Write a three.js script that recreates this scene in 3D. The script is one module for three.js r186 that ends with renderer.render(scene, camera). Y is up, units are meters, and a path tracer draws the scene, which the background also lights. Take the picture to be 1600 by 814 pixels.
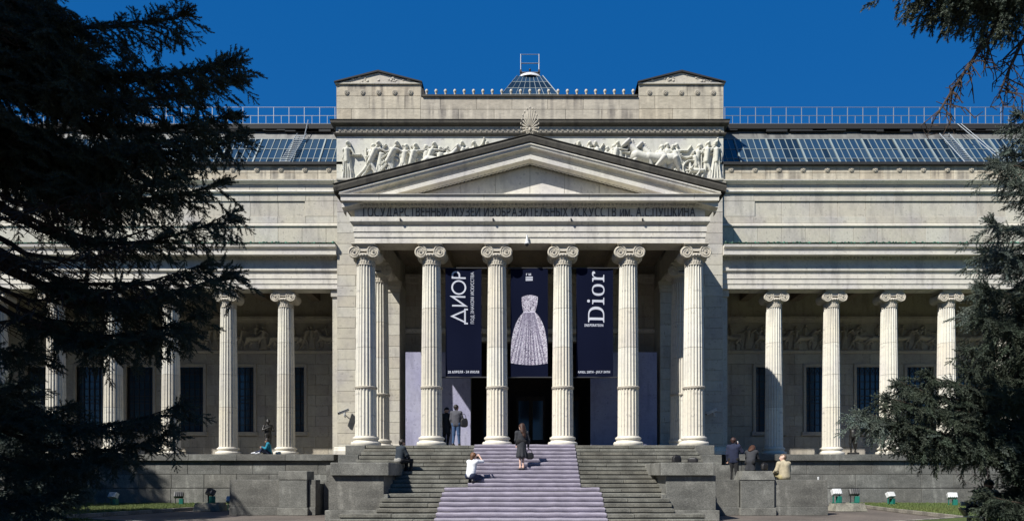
import * as THREE from 'three';
import { mergeGeometries, toCreasedNormals, mergeVertices } from 'three/addons/utils/BufferGeometryUtils.js';
import { RoundedBoxGeometry } from 'three/addons/geometries/RoundedBoxGeometry.js';
import { TextGeometry } from 'three/addons/geometries/TextGeometry.js';
import { FontLoader } from 'three/addons/loaders/FontLoader.js';

// ---------------------------------------------------------------- camera, sky, sun, exposure
const scene = new THREE.Scene();
const camera = new THREE.PerspectiveCamera(2 * Math.atan(0.74) * 180 / Math.PI, 1656 / 1480, 0.1, 2000);
camera.position.set(0, 1.6, 27);
camera.lookAt(0, 1.6, 0);
camera.setViewOffset(1656, 1480, 0, 0, 1600, 814);       // lens shifted upwards: verticals stay parallel
const SUN = new THREE.Vector3(-0.4865, 0.730, 0.480).normalize();
{
  const W = 256, H = 128, data = new Float32Array(W * H * 4);
  for (let j = 0; j < H; j++) for (let i = 0; i < W; i++) {
    const el = ((j + 0.5) / H - 0.5) * Math.PI, az = ((i + 0.5) / W - 0.5) * 2 * Math.PI;
    const d = new THREE.Vector3(Math.cos(el) * Math.cos(az), Math.sin(el), Math.cos(el) * Math.sin(az));
    const h = Math.max(0, d.y), haze = Math.exp(-h * 9), glow = Math.pow(Math.max(0, d.dot(SUN)), 12);
    const zen = [0.0028, 0.0680, 0.240], hor = [0.12, 0.19, 0.30];
    for (let c = 0; c < 3; c++) {
      let v = (zen[c] + [0.016, 0.13, 0.27][c] * Math.exp(-h * 5.2)) * (1 - haze) + hor[c] * haze;
      v += [0.05, 0.06, 0.07][c] * glow;
      if (d.y < 0) v = [0.10, 0.10, 0.10][c];
      data[(j * W + i) * 4 + c] = v;
    }
    data[(j * W + i) * 4 + 3] = 1;
  }
  const t = new THREE.DataTexture(data, W, H, THREE.RGBAFormat, THREE.FloatType);
  t.mapping = THREE.EquirectangularReflectionMapping; t.magFilter = THREE.LinearFilter; t.needsUpdate = true;
  scene.background = t; scene.environment = t;
}
const sun = new THREE.DirectionalLight(new THREE.Color(1.0, 0.97, 0.92), 5);
sun.position.copy(SUN).multiplyScalar(80); sun.target.position.set(0, 0, 0);
sun.castShadow = true; sun.shadow.radius = 1; sun.shadow.mapSize.set(4096, 4096);
Object.assign(sun.shadow.camera, { left: -50, right: 50, top: 50, bottom: -50, near: 1, far: 200 });
scene.add(sun, sun.target);
const renderer = new THREE.WebGLRenderer({ antialias: true });
renderer.toneMapping = THREE.LinearToneMapping;
renderer.toneMappingExposure = 1.5;
renderer.shadowMap.enabled = true;

// ---------------------------------------------------------------- helpers
function rngOf(seed) { let a = seed >>> 0; return () => { a |= 0; a = a + 0x6D2B79F5 | 0; let t = Math.imul(a ^ a >>> 15, 1 | a); t = t + Math.imul(t ^ t >>> 7, 61 | t) ^ t; return ((t ^ t >>> 14) >>> 0) / 4294967296; }; }
const R = rngOf(11), rr = (a, b) => a + (b - a) * R();
const V = (x, y, z) => new THREE.Vector3(x, y, z);
const taken = {};
function numbered(n) { if (!(n in taken)) { taken[n] = 0; return n; } return n + '_' + String(++taken[n]).padStart(3, '0'); }
function tag(o, label, category, group) { o.userData = { label, category }; if (group) o.userData.group = group; return o; }
function thing(name, label, category, [x, y, z] = [0, 0, 0], turn = 0, group) {
  const o = new THREE.Group(); o.name = numbered(name); scene.add(o); o.position.set(x, y, z); o.rotation.y = turn; return tag(o, label, category, group);
}
function part(name, geo, m, parent) {
  const g = Array.isArray(geo) ? mergeGeometries(geo.map((q) => { q = q.index ? q.toNonIndexed() : q; for (const k of Object.keys(q.attributes)) if (!['position', 'normal', 'uv'].includes(k)) q.deleteAttribute(k); return q; })) : geo;
  const o = new THREE.Mesh(g, m); o.name = name; o.castShadow = o.receiveShadow = true; parent.add(o); return o;
}
function holder(name, parent, [x, y, z] = [0, 0, 0]) { const o = new THREE.Group(); o.name = name; o.position.set(x, y, z); parent.add(o); return o; }
function structure(name, geo, m) { const o = part(numbered(name), geo, m, scene); o.userData.kind = 'structure'; return o; }
function single(name, geo, m, label, category, group) { const o = part(numbered(name), geo, m, scene); return tag(o, label, category, group); }
const stuff = (o) => { o.userData.kind = 'stuff'; return o; };
// uv in metres from the face's own direction
function uvm(g, ox = 0, oy = 0) {
  g = g.index ? g.toNonIndexed() : g; if (!g.attributes.normal) g.computeVertexNormals();
  const p = g.attributes.position, n = g.attributes.normal, uv = new Float32Array(p.count * 2);
  for (let i = 0; i < p.count; i += 3) {
    let nx = 0, ny = 0, nz = 0; for (let k = 0; k < 3; k++) { nx += Math.abs(n.getX(i + k)); ny += Math.abs(n.getY(i + k)); nz += Math.abs(n.getZ(i + k)); }
    for (let k = 0; k < 3; k++) {
      const x = p.getX(i + k), y = p.getY(i + k), z = p.getZ(i + k);
      const [u, v] = nz >= nx && nz >= ny ? [x, y] : nx >= ny ? [z, y] : [x, z];
      uv[(i + k) * 2] = u + ox; uv[(i + k) * 2 + 1] = v + oy;
    }
  }
  g.setAttribute('uv', new THREE.BufferAttribute(uv, 2)); return g;
}
function box(x0, x1, y0, y1, z0, z1, r = 0) {
  const w = x1 - x0, h = y1 - y0, d = z1 - z0;
  const g = r > 0 ? new RoundedBoxGeometry(w, h, d, 1, Math.min(r, w / 2.1, h / 2.1, d / 2.1)) : new THREE.BoxGeometry(w, h, d);
  g.translate((x0 + x1) / 2, (y0 + y1) / 2, (z0 + z1) / 2); return uvm(g);
}
function quads(list) {                               // list of [a,b,c,d] corner arrays, counter-clockwise seen from outside
  const pos = []; for (const [a, b, c, d] of list) pos.push(...a, ...b, ...c, ...a, ...c, ...d);
  const g = new THREE.BufferGeometry(); g.setAttribute('position', new THREE.Float32BufferAttribute(pos, 3)); g.computeVertexNormals(); return uvm(g);
}
// a stone with arrised front edges; the front lies at z = d
const stoneCache = new Map();
function stoneGeo(w, h, d, c, variant) {
  const key = [w.toFixed(3), h.toFixed(3), d, c, variant].join();
  if (!stoneCache.has(key)) {
    const a = w / 2, b = h / 2, ai = a - c, bi = b - c, e = d - c * 0.8;
    const g = quads([
      [[-ai, -bi, d], [ai, -bi, d], [ai, bi, d], [-ai, bi, d]],
      [[-a, -b, e], [a, -b, e], [ai, -bi, d], [-ai, -bi, d]], [[a, -b, e], [a, b, e], [ai, bi, d], [ai, -bi, d]],
      [[a, b, e], [-a, b, e], [-ai, bi, d], [ai, bi, d]], [[-a, b, e], [-a, -b, e], [-ai, -bi, d], [-ai, bi, d]],
      [[-a, -b, 0], [a, -b, 0], [a, -b, e], [-a, -b, e]], [[a, -b, 0], [a, b, 0], [a, b, e], [a, -b, e]],
      [[a, b, 0], [-a, b, 0], [-a, b, e], [a, b, e]], [[-a, b, 0], [-a, -b, 0], [-a, -b, e], [-a, b, e]]]);
    const uv = g.attributes.uv; for (let i = 0; i < uv.count; i++) uv.setXY(i, uv.getX(i) + variant * 1.37, uv.getY(i) + variant * 2.11);
    stoneCache.set(key, g);
  }
  return stoneCache.get(key);
}
// courses of stones in front of a backing wall whose face lies at z; openings are [x0,x1,y0,y1]
function courses(parent, { x0, x1, y0, y1, z, course, len, mats, openings = [], depth = 0.05, joint = 0.012, arris = 0.010, name = 'stone', jitter = 0.004, bond = 0.5 }) {
  const rows = Math.max(1, Math.round((y1 - y0) / course)), ch = (y1 - y0) / rows;
  for (let r = 0; r < rows; r++) {
    const ya = y0 + r * ch, yb = ya + ch, cuts = [x0, x1]; let spans = [[x0, x1]];
    for (const [a, b, c, d] of openings) if (c < yb - 0.05 && d > ya + 0.05) spans = spans.flatMap(([s, e]) => b <= s || a >= e ? [[s, e]] : [[s, a], [b, e]].filter(([p, q]) => q - p > 0.06));
    for (const [s, e] of spans) {
      const pts = [s]; const first = Math.ceil((s - (r % 2 ? len * bond : 0)) / len) * len + (r % 2 ? len * bond : 0);
      for (let p = first; p < e; p += len) if (p - pts[pts.length - 1] > len * 0.3 && e - p > len * 0.3) pts.push(p);
      pts.push(e);
      for (let i = 0; i + 1 < pts.length; i++) {
        const w = pts[i + 1] - pts[i] - joint, h = ch - joint; if (w < 0.04) continue;
        const sg = stoneGeo(w, h, depth, arris, 0).clone(), uv = sg.attributes.uv, cx = (pts[i] + pts[i + 1]) / 2, cy = (ya + yb) / 2; for (let n = 0; n < uv.count; n++) uv.setXY(n, uv.getX(n) + cx, uv.getY(n) + cy);
        const o = part(name, sg, mats[Math.floor(R() * mats.length)], parent);
        o.position.set((pts[i] + pts[i + 1]) / 2, (ya + yb) / 2, z + rr(-jitter, jitter) * 0.5);
      }
    }
  }
}
// a moulding profile of [projection, height] swept round the front and both sides of a block
function ringMould(prof, hx, zf, zb, cx = 0) {
  const L = [];
  for (let i = 0; i + 1 < prof.length; i++) {
    const [o, y] = prof[i], [p, w] = prof[i + 1];
    L.push([[cx - hx - o, y, zf + o], [cx + hx + o, y, zf + o], [cx + hx + p, w, zf + p], [cx - hx - p, w, zf + p]]);
    L.push([[cx + hx + o, y, zf + o], [cx + hx + o, y, zb], [cx + hx + p, w, zb], [cx + hx + p, w, zf + p]]);
    L.push([[cx - hx - o, y, zb], [cx - hx - o, y, zf + o], [cx - hx - p, w, zf + p], [cx - hx - p, w, zb]]);
  }
  return quads(L);
}
// the same profile along x only, with closed ends
function mould(prof, x0, x1, zf) {
  const L = []; for (let i = 0; i + 1 < prof.length; i++) { const [o, y] = prof[i], [p, w] = prof[i + 1]; L.push([[x0, y, zf + o], [x1, y, zf + o], [x1, w, zf + p], [x0, w, zf + p]]); }
  const g = quads(L), pts = prof.map(([o, y]) => new THREE.Vector2(o, y)), tri = THREE.ShapeUtils.triangulateShape(pts, []), pos = [];
  for (const x of [x0, x1]) for (const t of tri) for (const i of (x === x0) ? t : [t[0], t[2], t[1]]) pos.push(x, pts[i].y, zf + pts[i].x);
  const e = new THREE.BufferGeometry(); e.setAttribute('position', new THREE.Float32BufferAttribute(pos, 3)); e.computeVertexNormals();
  return mergeGeometries([g, uvm(e)]);
}
function tube(pts, r0, r1 = r0, sides = 6) {         // tapered tube through points
  const P = pts.map((p) => p.isVector3 ? p : V(...p)), pos = [], n = P.length, rings = [];
  let up = V(0.31, 0.77, 0.55);
  for (let i = 0; i < n; i++) {
    const t = (P[Math.min(n - 1, i + 1)].clone().sub(P[Math.max(0, i - 1)])).normalize();
    let u = up.clone().cross(t); if (u.lengthSq() < 1e-4) u = V(1, 0, 0).cross(t); u.normalize(); const v = t.clone().cross(u);
    const r = r0 + (r1 - r0) * i / Math.max(1, n - 1); rings.push(Array.from({ length: sides }, (_, k) => { const a = k / sides * Math.PI * 2; return P[i].clone().addScaledVector(u, Math.cos(a) * r).addScaledVector(v, Math.sin(a) * r); }));
  }
  const L = []; for (let i = 0; i + 1 < n; i++) for (let k = 0; k < sides; k++) { const q = (k + 1) % sides; L.push([rings[i][k].toArray(), rings[i][q].toArray(), rings[i + 1][q].toArray(), rings[i + 1][k].toArray()]); }
  for (let k = 1; k + 1 < sides; k++) { L.push([rings[0][0], rings[0][k + 1], rings[0][k], rings[0][k]].map((v) => v.toArray())); L.push([rings[n - 1][0], rings[n - 1][k], rings[n - 1][k + 1], rings[n - 1][k + 1]].map((v) => v.toArray())); }
  return quads(L);
}
const smooth = (g, deg = 40) => toCreasedNormals(g, deg * Math.PI / 180);

// ---------------------------------------------------------------- textures and materials
function vnoise(seed) {
  const n = 256, r = rngOf(seed), t = Float32Array.from({ length: n * n }, r);
  const at = (x, y, p) => t[((y % p + p) % p % n) * n + ((x % p + p) % p % n)], s = (a) => a * a * (3 - 2 * a);
  return (x, y, p) => { const xi = Math.floor(x), yi = Math.floor(y), fx = s(x - xi), fy = s(y - yi); return (at(xi, yi, p) * (1 - fx) + at(xi + 1, yi, p) * fx) * (1 - fy) + (at(xi, yi + 1, p) * (1 - fx) + at(xi + 1, yi + 1, p) * fx) * fy; };
}
function fbm(f, u, v, base, oct) { let s = 0, a = 0.5, p = base, w = 0; for (let i = 0; i < oct; i++) { s += a * f(u * p, v * p, p); w += a; a *= 0.55; p *= 2; } return s / w; }
function texture(size, metres, fn, srgb = true) {
  const d = new Uint8Array(size * size * 4);
  for (let j = 0; j < size; j++) for (let i = 0; i < size; i++) { const c = fn(i / size, j / size); const o = (j * size + i) * 4; for (let k = 0; k < 3; k++) d[o + k] = Math.max(0, Math.min(255, Math.round((c.length ? c[k] : c) * 255))); d[o + 3] = 255; }
  const t = new THREE.DataTexture(d, size, size); t.wrapS = t.wrapT = THREE.RepeatWrapping; t.magFilter = THREE.LinearFilter; t.minFilter = THREE.LinearMipmapLinearFilter; t.generateMipmaps = true;
  if (srgb) t.colorSpace = THREE.SRGBColorSpace; const q = Array.isArray(metres) ? metres : [metres, metres]; t.repeat.set(1 / q[0], 1 / q[1]); t.needsUpdate = true; return t;
}
const nA = vnoise(1), nB = vnoise(2), nC = vnoise(3), mix = (a, b, t) => a + (b - a) * t, cl = (x) => Math.max(0, Math.min(1, x));
const stoneTex = texture(512, 4.3, (u, v) => {
  const a = fbm(nA, u, v, 4, 5), b = fbm(nB, u, v, 32, 3), pit = b > 0.66 ? (b - 0.66) * 1.4 : 0, s = fbm(nC, u * 1, v * 0.25, 16, 4);
  const k = 0.88 + (a - 0.5) * 0.14 + (b - 0.5) * 0.12 - pit * 0.6 - Math.max(0, s - 0.6) * 0.35; return [k * 1.0, k * 0.985, k * (0.955 - (a - 0.5) * 0.08)];
});
const stoneBump = texture(512, 1.1, (u, v) => 0.5 + (fbm(nB, u, v, 24, 4) - 0.5) * 0.9, false);
const grimeTex = texture(1024, [9, 3.2], (u, v) => {                    // rain streaks and soot on exposed stone
  const w = Math.abs(2 * v - 1), s = 0.6 * nA(u * 40, 3 + w * 1.2, 40) + 0.4 * nB(u * 96, 9 + w * 2.2, 96), b = fbm(nB, u, v, 3, 5), f = fbm(nC, u, v, 40, 4);
  const dark = cl((s - 0.52) * 3.0) * cl((b - 0.36) * 2.6), pale = cl((0.40 - s) * 3.2), k = 0.86 - dark * 0.42 + pale * 0.10 + (f - 0.5) * 0.16 + (b - 0.5) * 0.16; return [k, k * 0.985, k * (0.945 + dark * 0.04)];
});
const graniteTex = texture(512, 1.7, (u, v) => {
  const a = fbm(nA, u, v, 5, 4), g = nB(u * 200, v * 200, 200), h = nC(u * 110, v * 110, 110); const k = 0.7 + (a - 0.5) * 0.38 + (g - 0.5) * 0.34 + (h > 0.8 ? 0.16 : 0) - (h < 0.12 ? 0.18 : 0); return [k * 1.0, k * 0.995, k * 0.965];
});
const graniteStain = texture(512, [5.3, 2.3], (u, v) => {
  const a = fbm(nC, u, v, 5, 5), g = nB(u * 220, v * 220, 220), w = fbm(nA, u, v * 0.12, 40, 3), pale = cl((w - 0.56) * 4) * cl((a - 0.42) * 4); const k = 0.68 + (a - 0.5) * 0.34 + (g - 0.5) * 0.28 + pale * 0.18; return [k, k * 0.995, k * 0.965];
});
const roughBump = texture(256, 0.6, (u, v) => fbm(nC, u, v, 20, 4), false);
const pavingTex = texture(512, 6, (u, v) => { const a = fbm(nA, u, v, 4, 5), g = nC(u * 250, v * 250, 250); const k = 0.74 + (a - 0.5) * 0.34 + (g - 0.5) * 0.22; return [k, k * 0.965, k * 0.93]; });
const soilTex = texture(512, 3, (u, v) => { const a = fbm(nB, u, v, 8, 5); return [0.32 + a * 0.2, 0.36 + a * 0.26, 0.14 + a * 0.1]; });
const clothTex = texture(256, 0.5, (u, v) => { const a = fbm(nA, u, v, 6, 4), w = (nB(u * 120, v * 120, 120) - 0.5) * 0.16; const k = 0.86 + (a - 0.5) * 0.22 + w; return [k, k, k]; });
const carpetTex = texture(512, 2.2, (u, v) => { const a = fbm(nC, u, v, 6, 5), g = nA(u * 200, v * 200, 200); const k = 0.84 + (a - 0.5) * 0.26 + (g - 0.5) * 0.14; return [k, k * 0.985, k]; });
const barkTex = texture(256, 0.8, (u, v) => { const a = fbm(nA, u, v * 0.3, 20, 4); const k = 0.5 + a * 0.6; return [k, k * 0.92, k * 0.84]; });
const patinaTex = texture(256, 1.3, (u, v) => { const a = fbm(nB, u, v, 14, 4), k = cl((a - 0.4) * 4); return [mix(0.14, 0.42, k), mix(0.2, 0.6, k), mix(0.17, 0.52, k)]; });
const lin = (r, g, b) => new THREE.Color().setRGB(r, g, b);
function std(name, color, roughness, map, bump, bumpScale = 0.004, extra = {}) { const m = new THREE.MeshStandardMaterial({ color, roughness, map: map ?? null, ...extra }); m.name = name; if (bump) { m.bumpMap = bump; m.bumpScale = bumpScale; } return m; }
const tones = (name, [r, g, b], list, ...rest) => list.map(([k, w], i) => std(name + ' ' + i, lin(r * k * (1 + w), g * k, b * k * (1 - w)), ...rest));
const M = {
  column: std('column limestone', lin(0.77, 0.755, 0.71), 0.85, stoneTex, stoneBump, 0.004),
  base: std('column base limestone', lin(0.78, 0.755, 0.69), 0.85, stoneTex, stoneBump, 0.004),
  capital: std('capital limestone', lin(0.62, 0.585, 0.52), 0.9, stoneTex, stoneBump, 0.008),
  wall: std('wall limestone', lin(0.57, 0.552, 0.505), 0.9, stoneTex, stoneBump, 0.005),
  joint: std('mortar', lin(0.38, 0.36, 0.32), 0.95, stoneTex),
  trim: std('trim limestone', lin(0.76, 0.74, 0.70), 0.85, stoneTex, stoneBump, 0.004),
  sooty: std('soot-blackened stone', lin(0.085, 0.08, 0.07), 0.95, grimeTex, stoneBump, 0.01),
  relief: std('relief plaster', lin(0.66, 0.665, 0.63), 0.85, stoneTex, stoneBump, 0.004),
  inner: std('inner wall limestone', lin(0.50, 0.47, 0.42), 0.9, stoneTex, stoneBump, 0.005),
  granite: std('granite', lin(0.285, 0.283, 0.265), 0.75, graniteTex, roughBump, 0.003),
  graniteDark: std('dark granite', lin(0.19, 0.19, 0.172), 0.8, graniteStain, roughBump, 0.004),
  carpet: std('lavender carpet', lin(0.37, 0.35, 0.40), 0.95, carpetTex, roughBump, 0.003),
  hoarding: std('lavender hoarding', lin(0.41, 0.42, 0.62), 0.7, stoneTex),
  bronze: std('dark bronze', lin(0.016, 0.015, 0.013), 0.5, null, roughBump, 0.002, { metalness: 0.25 }),
  glass: new THREE.MeshPhysicalMaterial({ color: lin(0.03, 0.06, 0.09), roughness: 0.10, metalness: 0, ior: 1.52, specularIntensity: 1 }),
  roofGlass: new THREE.MeshPhysicalMaterial({ color: lin(0.018, 0.042, 0.075), roughness: 0.12, ior: 1.6 }),
  roofGlassPale: new THREE.MeshPhysicalMaterial({ color: lin(0.026, 0.05, 0.078), roughness: 0.16, ior: 1.6 }),
  roofGlassDark: new THREE.MeshPhysicalMaterial({ color: lin(0.01, 0.02, 0.032), roughness: 0.1, ior: 1.6 }),
  mullion: std('pale painted steel', lin(0.27, 0.33, 0.36), 0.6, stoneTex),
  rail: std('galvanised rail', lin(0.27, 0.30, 0.32), 0.55, null, null, 0, { metalness: 0.2 }),
  zinc: std('weathered zinc', lin(0.20, 0.205, 0.205), 0.6, grimeTex),
  tar: std('tarred eave', lin(0.018, 0.018, 0.018), 0.85),
  lettering: std('bronze lettering', lin(0.085, 0.08, 0.075), 0.6),
  iron: std('black iron', lin(0.02, 0.02, 0.022), 0.55),
  woodDark: std('dark wood', lin(0.05, 0.036, 0.025), 0.6, barkTex),
  patina: std('green copper', lin(0.75, 0.85, 0.8), 0.8, patinaTex),
  white: std('white enamel', lin(0.72, 0.73, 0.72), 0.5, clothTex), green: std('green enamel', lin(0.01, 0.14, 0.10), 0.5),
  concrete: std('concrete', lin(0.42, 0.40, 0.34), 0.9, graniteTex, roughBump, 0.006),
  asphalt: std('paving', lin(0.185, 0.165, 0.148), 0.9, pavingTex, roughBump, 0.004),
  kerb: std('kerb stone', lin(0.36, 0.33, 0.29), 0.9, graniteTex, roughBump, 0.005),
  soil: std('lawn soil', lin(0.30, 0.32, 0.2), 1, soilTex),
  bark: std('bark', lin(0.075, 0.06, 0.05), 0.95, barkTex, roughBump, 0.01), twig: std('dead twig', lin(0.06, 0.045, 0.045), 0.9),
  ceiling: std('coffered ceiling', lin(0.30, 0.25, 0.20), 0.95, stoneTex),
};
M.roofGlass.name = 'roof glass'; M.roofGlassPale.name = 'dusty roof glass'; M.roofGlassDark.name = 'clean roof glass'; M.glass.name = 'window glass';
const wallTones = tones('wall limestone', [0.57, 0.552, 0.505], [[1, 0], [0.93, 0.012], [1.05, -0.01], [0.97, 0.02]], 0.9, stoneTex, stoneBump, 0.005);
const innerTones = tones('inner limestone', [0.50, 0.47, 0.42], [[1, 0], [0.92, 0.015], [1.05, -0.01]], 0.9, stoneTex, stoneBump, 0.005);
const parapetTones = tones('parapet limestone', [0.60, 0.55, 0.46], [[1, 0], [0.94, 0.02], [1.04, -0.01]], 0.92, grimeTex, stoneBump, 0.006);
const streakTones = tones('streaked parapet stone', [0.56, 0.52, 0.455], [[1, 0], [0.95, 0.01], [1.03, 0]], 0.92, grimeTex, stoneBump, 0.006);
const graniteTones = tones('granite', [0.265, 0.264, 0.25], [[1, 0], [0.9, 0.01], [1.08, -0.01], [0.96, 0.02]], 0.78, graniteStain, roughBump, 0.004);
const stepTones = tones('step granite', [0.255, 0.252, 0.226], [[1, 0], [0.9, 0.015], [1.1, 0.0], [0.95, 0.03]], 0.8, graniteTex, roughBump, 0.004);

// ---------------------------------------------------------------- ground, paths, lawns
structure('ground', uvm(new THREE.PlaneGeometry(1600, 1600).rotateX(-Math.PI / 2)), M.asphalt);
function flat(pts, y, thick, m, name) {              // a polygon slab, pts as [x,z]
  const sh = new THREE.Shape(pts.map(([x, z]) => new THREE.Vector2(x, -z)));
  const g = new THREE.ExtrudeGeometry(sh, { depth: thick, bevelEnabled: false }).rotateX(-Math.PI / 2).translate(0, y - thick, 0); return structure(name, uvm(g), m);
}
const lawnL = [[-14.2, -4.75], [-14.2, -1.4], [-15.3, 1.2], [-16.6, 5.2], [-7.5, 9.5], [-7.5, 60], [-60, 60], [-60, -4.75]];
const lawnR = [[15.7, -4.75], [15.6, -3.2], [15.1, 1.0], [14.9, 5.2], [7.5, 9.5], [7.5, 60], [60, 60], [60, -4.75]];
flat(lawnL, 0.12, 0.12, M.soil, 'lawn_left'); flat(lawnR, 0.12, 0.12, M.soil, 'lawn_right');
for (const [lawn, nm] of [[lawnL, 'kerb_left'], [lawnR, 'kerb_right']]) {
  const k = new THREE.Group(); k.name = nm; k.userData.kind = 'structure'; scene.add(k);
  for (let i = 0; i < 5; i++) {
    const [ax, az] = lawn[i], [bx, bz] = lawn[i + 1], L = Math.hypot(bx - ax, bz - az), n = Math.max(1, Math.round(L / 1.0));
    for (let j = 0; j < n; j++) { const o = part('kerb_stone', box(-L / n / 2 + 0.006, L / n / 2 - 0.006, 0, 0.15 + rr(-0.006, 0.006), -0.07, 0.07, 0.02), M.kerb, k); o.position.set(ax + (bx - ax) * (j + 0.5) / n, 0, az + (bz - az) * (j + 0.5) / n); o.rotation.y = -Math.atan2(bz - az, bx - ax); }
  }
}
{ // grass blades on both lawns
  const blade = quads([[[-0.012, 0, 0], [0.012, 0, 0], [0.006, 0.035, 0.01], [-0.006, 0.035, 0.01]], [[-0.006, 0.035, 0.01], [0.006, 0.035, 0.01], [0.001, 0.062, 0.03], [-0.001, 0.062, 0.03]]]);
  const tuft = mergeGeometries(Array.from({ length: 6 }, (_, i) => blade.clone().rotateX(rr(-0.3, 0.5)).rotateY(i * 1.05 + rr(0, 0.6)).translate(rr(-0.04, 0.04), 0, rr(-0.04, 0.04))));
  const m = std('grass', lin(0.085, 0.125, 0.03), 0.8), inside = (P, x, z) => { let c = false; for (let i = 0, j = P.length - 1; i < P.length; j = i++) if ((P[i][1] > z) !== (P[j][1] > z) && x < (P[j][0] - P[i][0]) * (z - P[i][1]) / (P[j][1] - P[i][1]) + P[i][0]) c = !c; return c; };
  for (const [P, x0, x1, nm, lb] of [[lawnL, -30, -14.1, 'lawn_grass', 'short green grass on the lawn below the shaded granite terrace'], [lawnR, 14.8, 30, 'lawn_grass', 'short green grass on the lawn beside the concrete planter and floodlights']]) {
    const N = 26000, im = new THREE.InstancedMesh(tuft, m, N), d = new THREE.Object3D(), c = new THREE.Color(); let k = 0;
    while (k < N) { const x = rr(x0, x1), z = rr(-4.7, 9.2); if (!inside(P, x, z)) continue; const dry = fbm(nA, x / 40 + 2, z / 40 + 2, 16, 3); if (dry < 0.36 && R() < 0.8) continue; d.position.set(x, 0.118, z); d.rotation.set(0, rr(0, 6.28), 0); const s = rr(0.6, 1.25); d.scale.set(s, s * rr(0.7, 1.2), s); d.updateMatrix(); im.setMatrixAt(k, d.matrix); const t = rr(0.7, 1.25); im.setColorAt(k, c.setRGB(t * (0.85 + dry * 0.5), t, t)); k++; }
    im.name = numbered(nm); im.castShadow = im.receiveShadow = true; im.userData = { kind: 'stuff', label: lb, category: 'grass' }; scene.add(im);
  }
}

// ---------------------------------------------------------------- fluted Ionic column (8.41 m), shared by portico and wings
const CH = 8.41;
function drum(y0, y1) {
  const F = 20, prof = [[0, 0], [0.2, 0], [0.36, 0.6], [0.52, 0.93], [0.6, 1], [0.68, 0.93], [0.84, 0.6]], rad = (y) => { const t = cl((y - 0.4) / 7.14); return 0.447 - 0.072 * (0.35 * t + 0.65 * t * t); };
  const rows = 4, pos = [], idx = [], n = F * prof.length;
  for (let j = 0; j <= rows; j++) { const y = mix(y0, y1, j / rows), r0 = rad(y); for (let f = 0; f < F; f++) for (const [t, d] of prof) { const a = (f + t) / F * Math.PI * 2, r = r0 - 0.046 * d; pos.push(Math.sin(a) * r, y, Math.cos(a) * r); } }
  for (let j = 0; j < rows; j++) for (let i = 0; i < n; i++) { const a = j * n + i, b = j * n + (i + 1) % n; idx.push(a, b, b + n, a, b + n, a + n); }
  const g = new THREE.BufferGeometry(); g.setAttribute('position', new THREE.Float32BufferAttribute(pos, 3)); g.setIndex(idx);
  return smooth(uvm(g.toNonIndexed()), 35);
}
const lathe = (pts, seg = 32) => { if (pts[pts.length - 1][1] < pts[0][1]) pts = [...pts].reverse(); const g = new THREE.LatheGeometry(pts.map(([r, y]) => new THREE.Vector2(r, y)), seg); const q = smooth(g.toNonIndexed(), 40); return uvm(q); };
const joints = [0.41, 2.44, 4.11, 5.74, 7.54];
const G = {
  drums: joints.slice(0, -1).map((y, i) => drum(y + 0.007, joints[i + 1] - 0.007)),
  core: lathe([[0.39, 0.4], [0.34, 7.54]], 16),
  base: lathe([[0.0, 0], [0.6, 0], [0.615, 0.03], [0.628, 0.085], [0.615, 0.14], [0.59, 0.165], [0.535, 0.172], [0.505, 0.2], [0.495, 0.235], [0.51, 0.262], [0.535, 0.27], [0.55, 0.30], [0.55, 0.335], [0.53, 0.362], [0.485, 0.368], [0.482, 0.39], [0.46, 0.41], [0, 0.41]]),
  ring: lathe([[0.40, -0.06], [0.455, -0.05], [0.472, -0.02], [0.455, 0], [0.476, 0.02], [0.46, 0.05], [0.40, 0.06]]),
};
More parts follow.
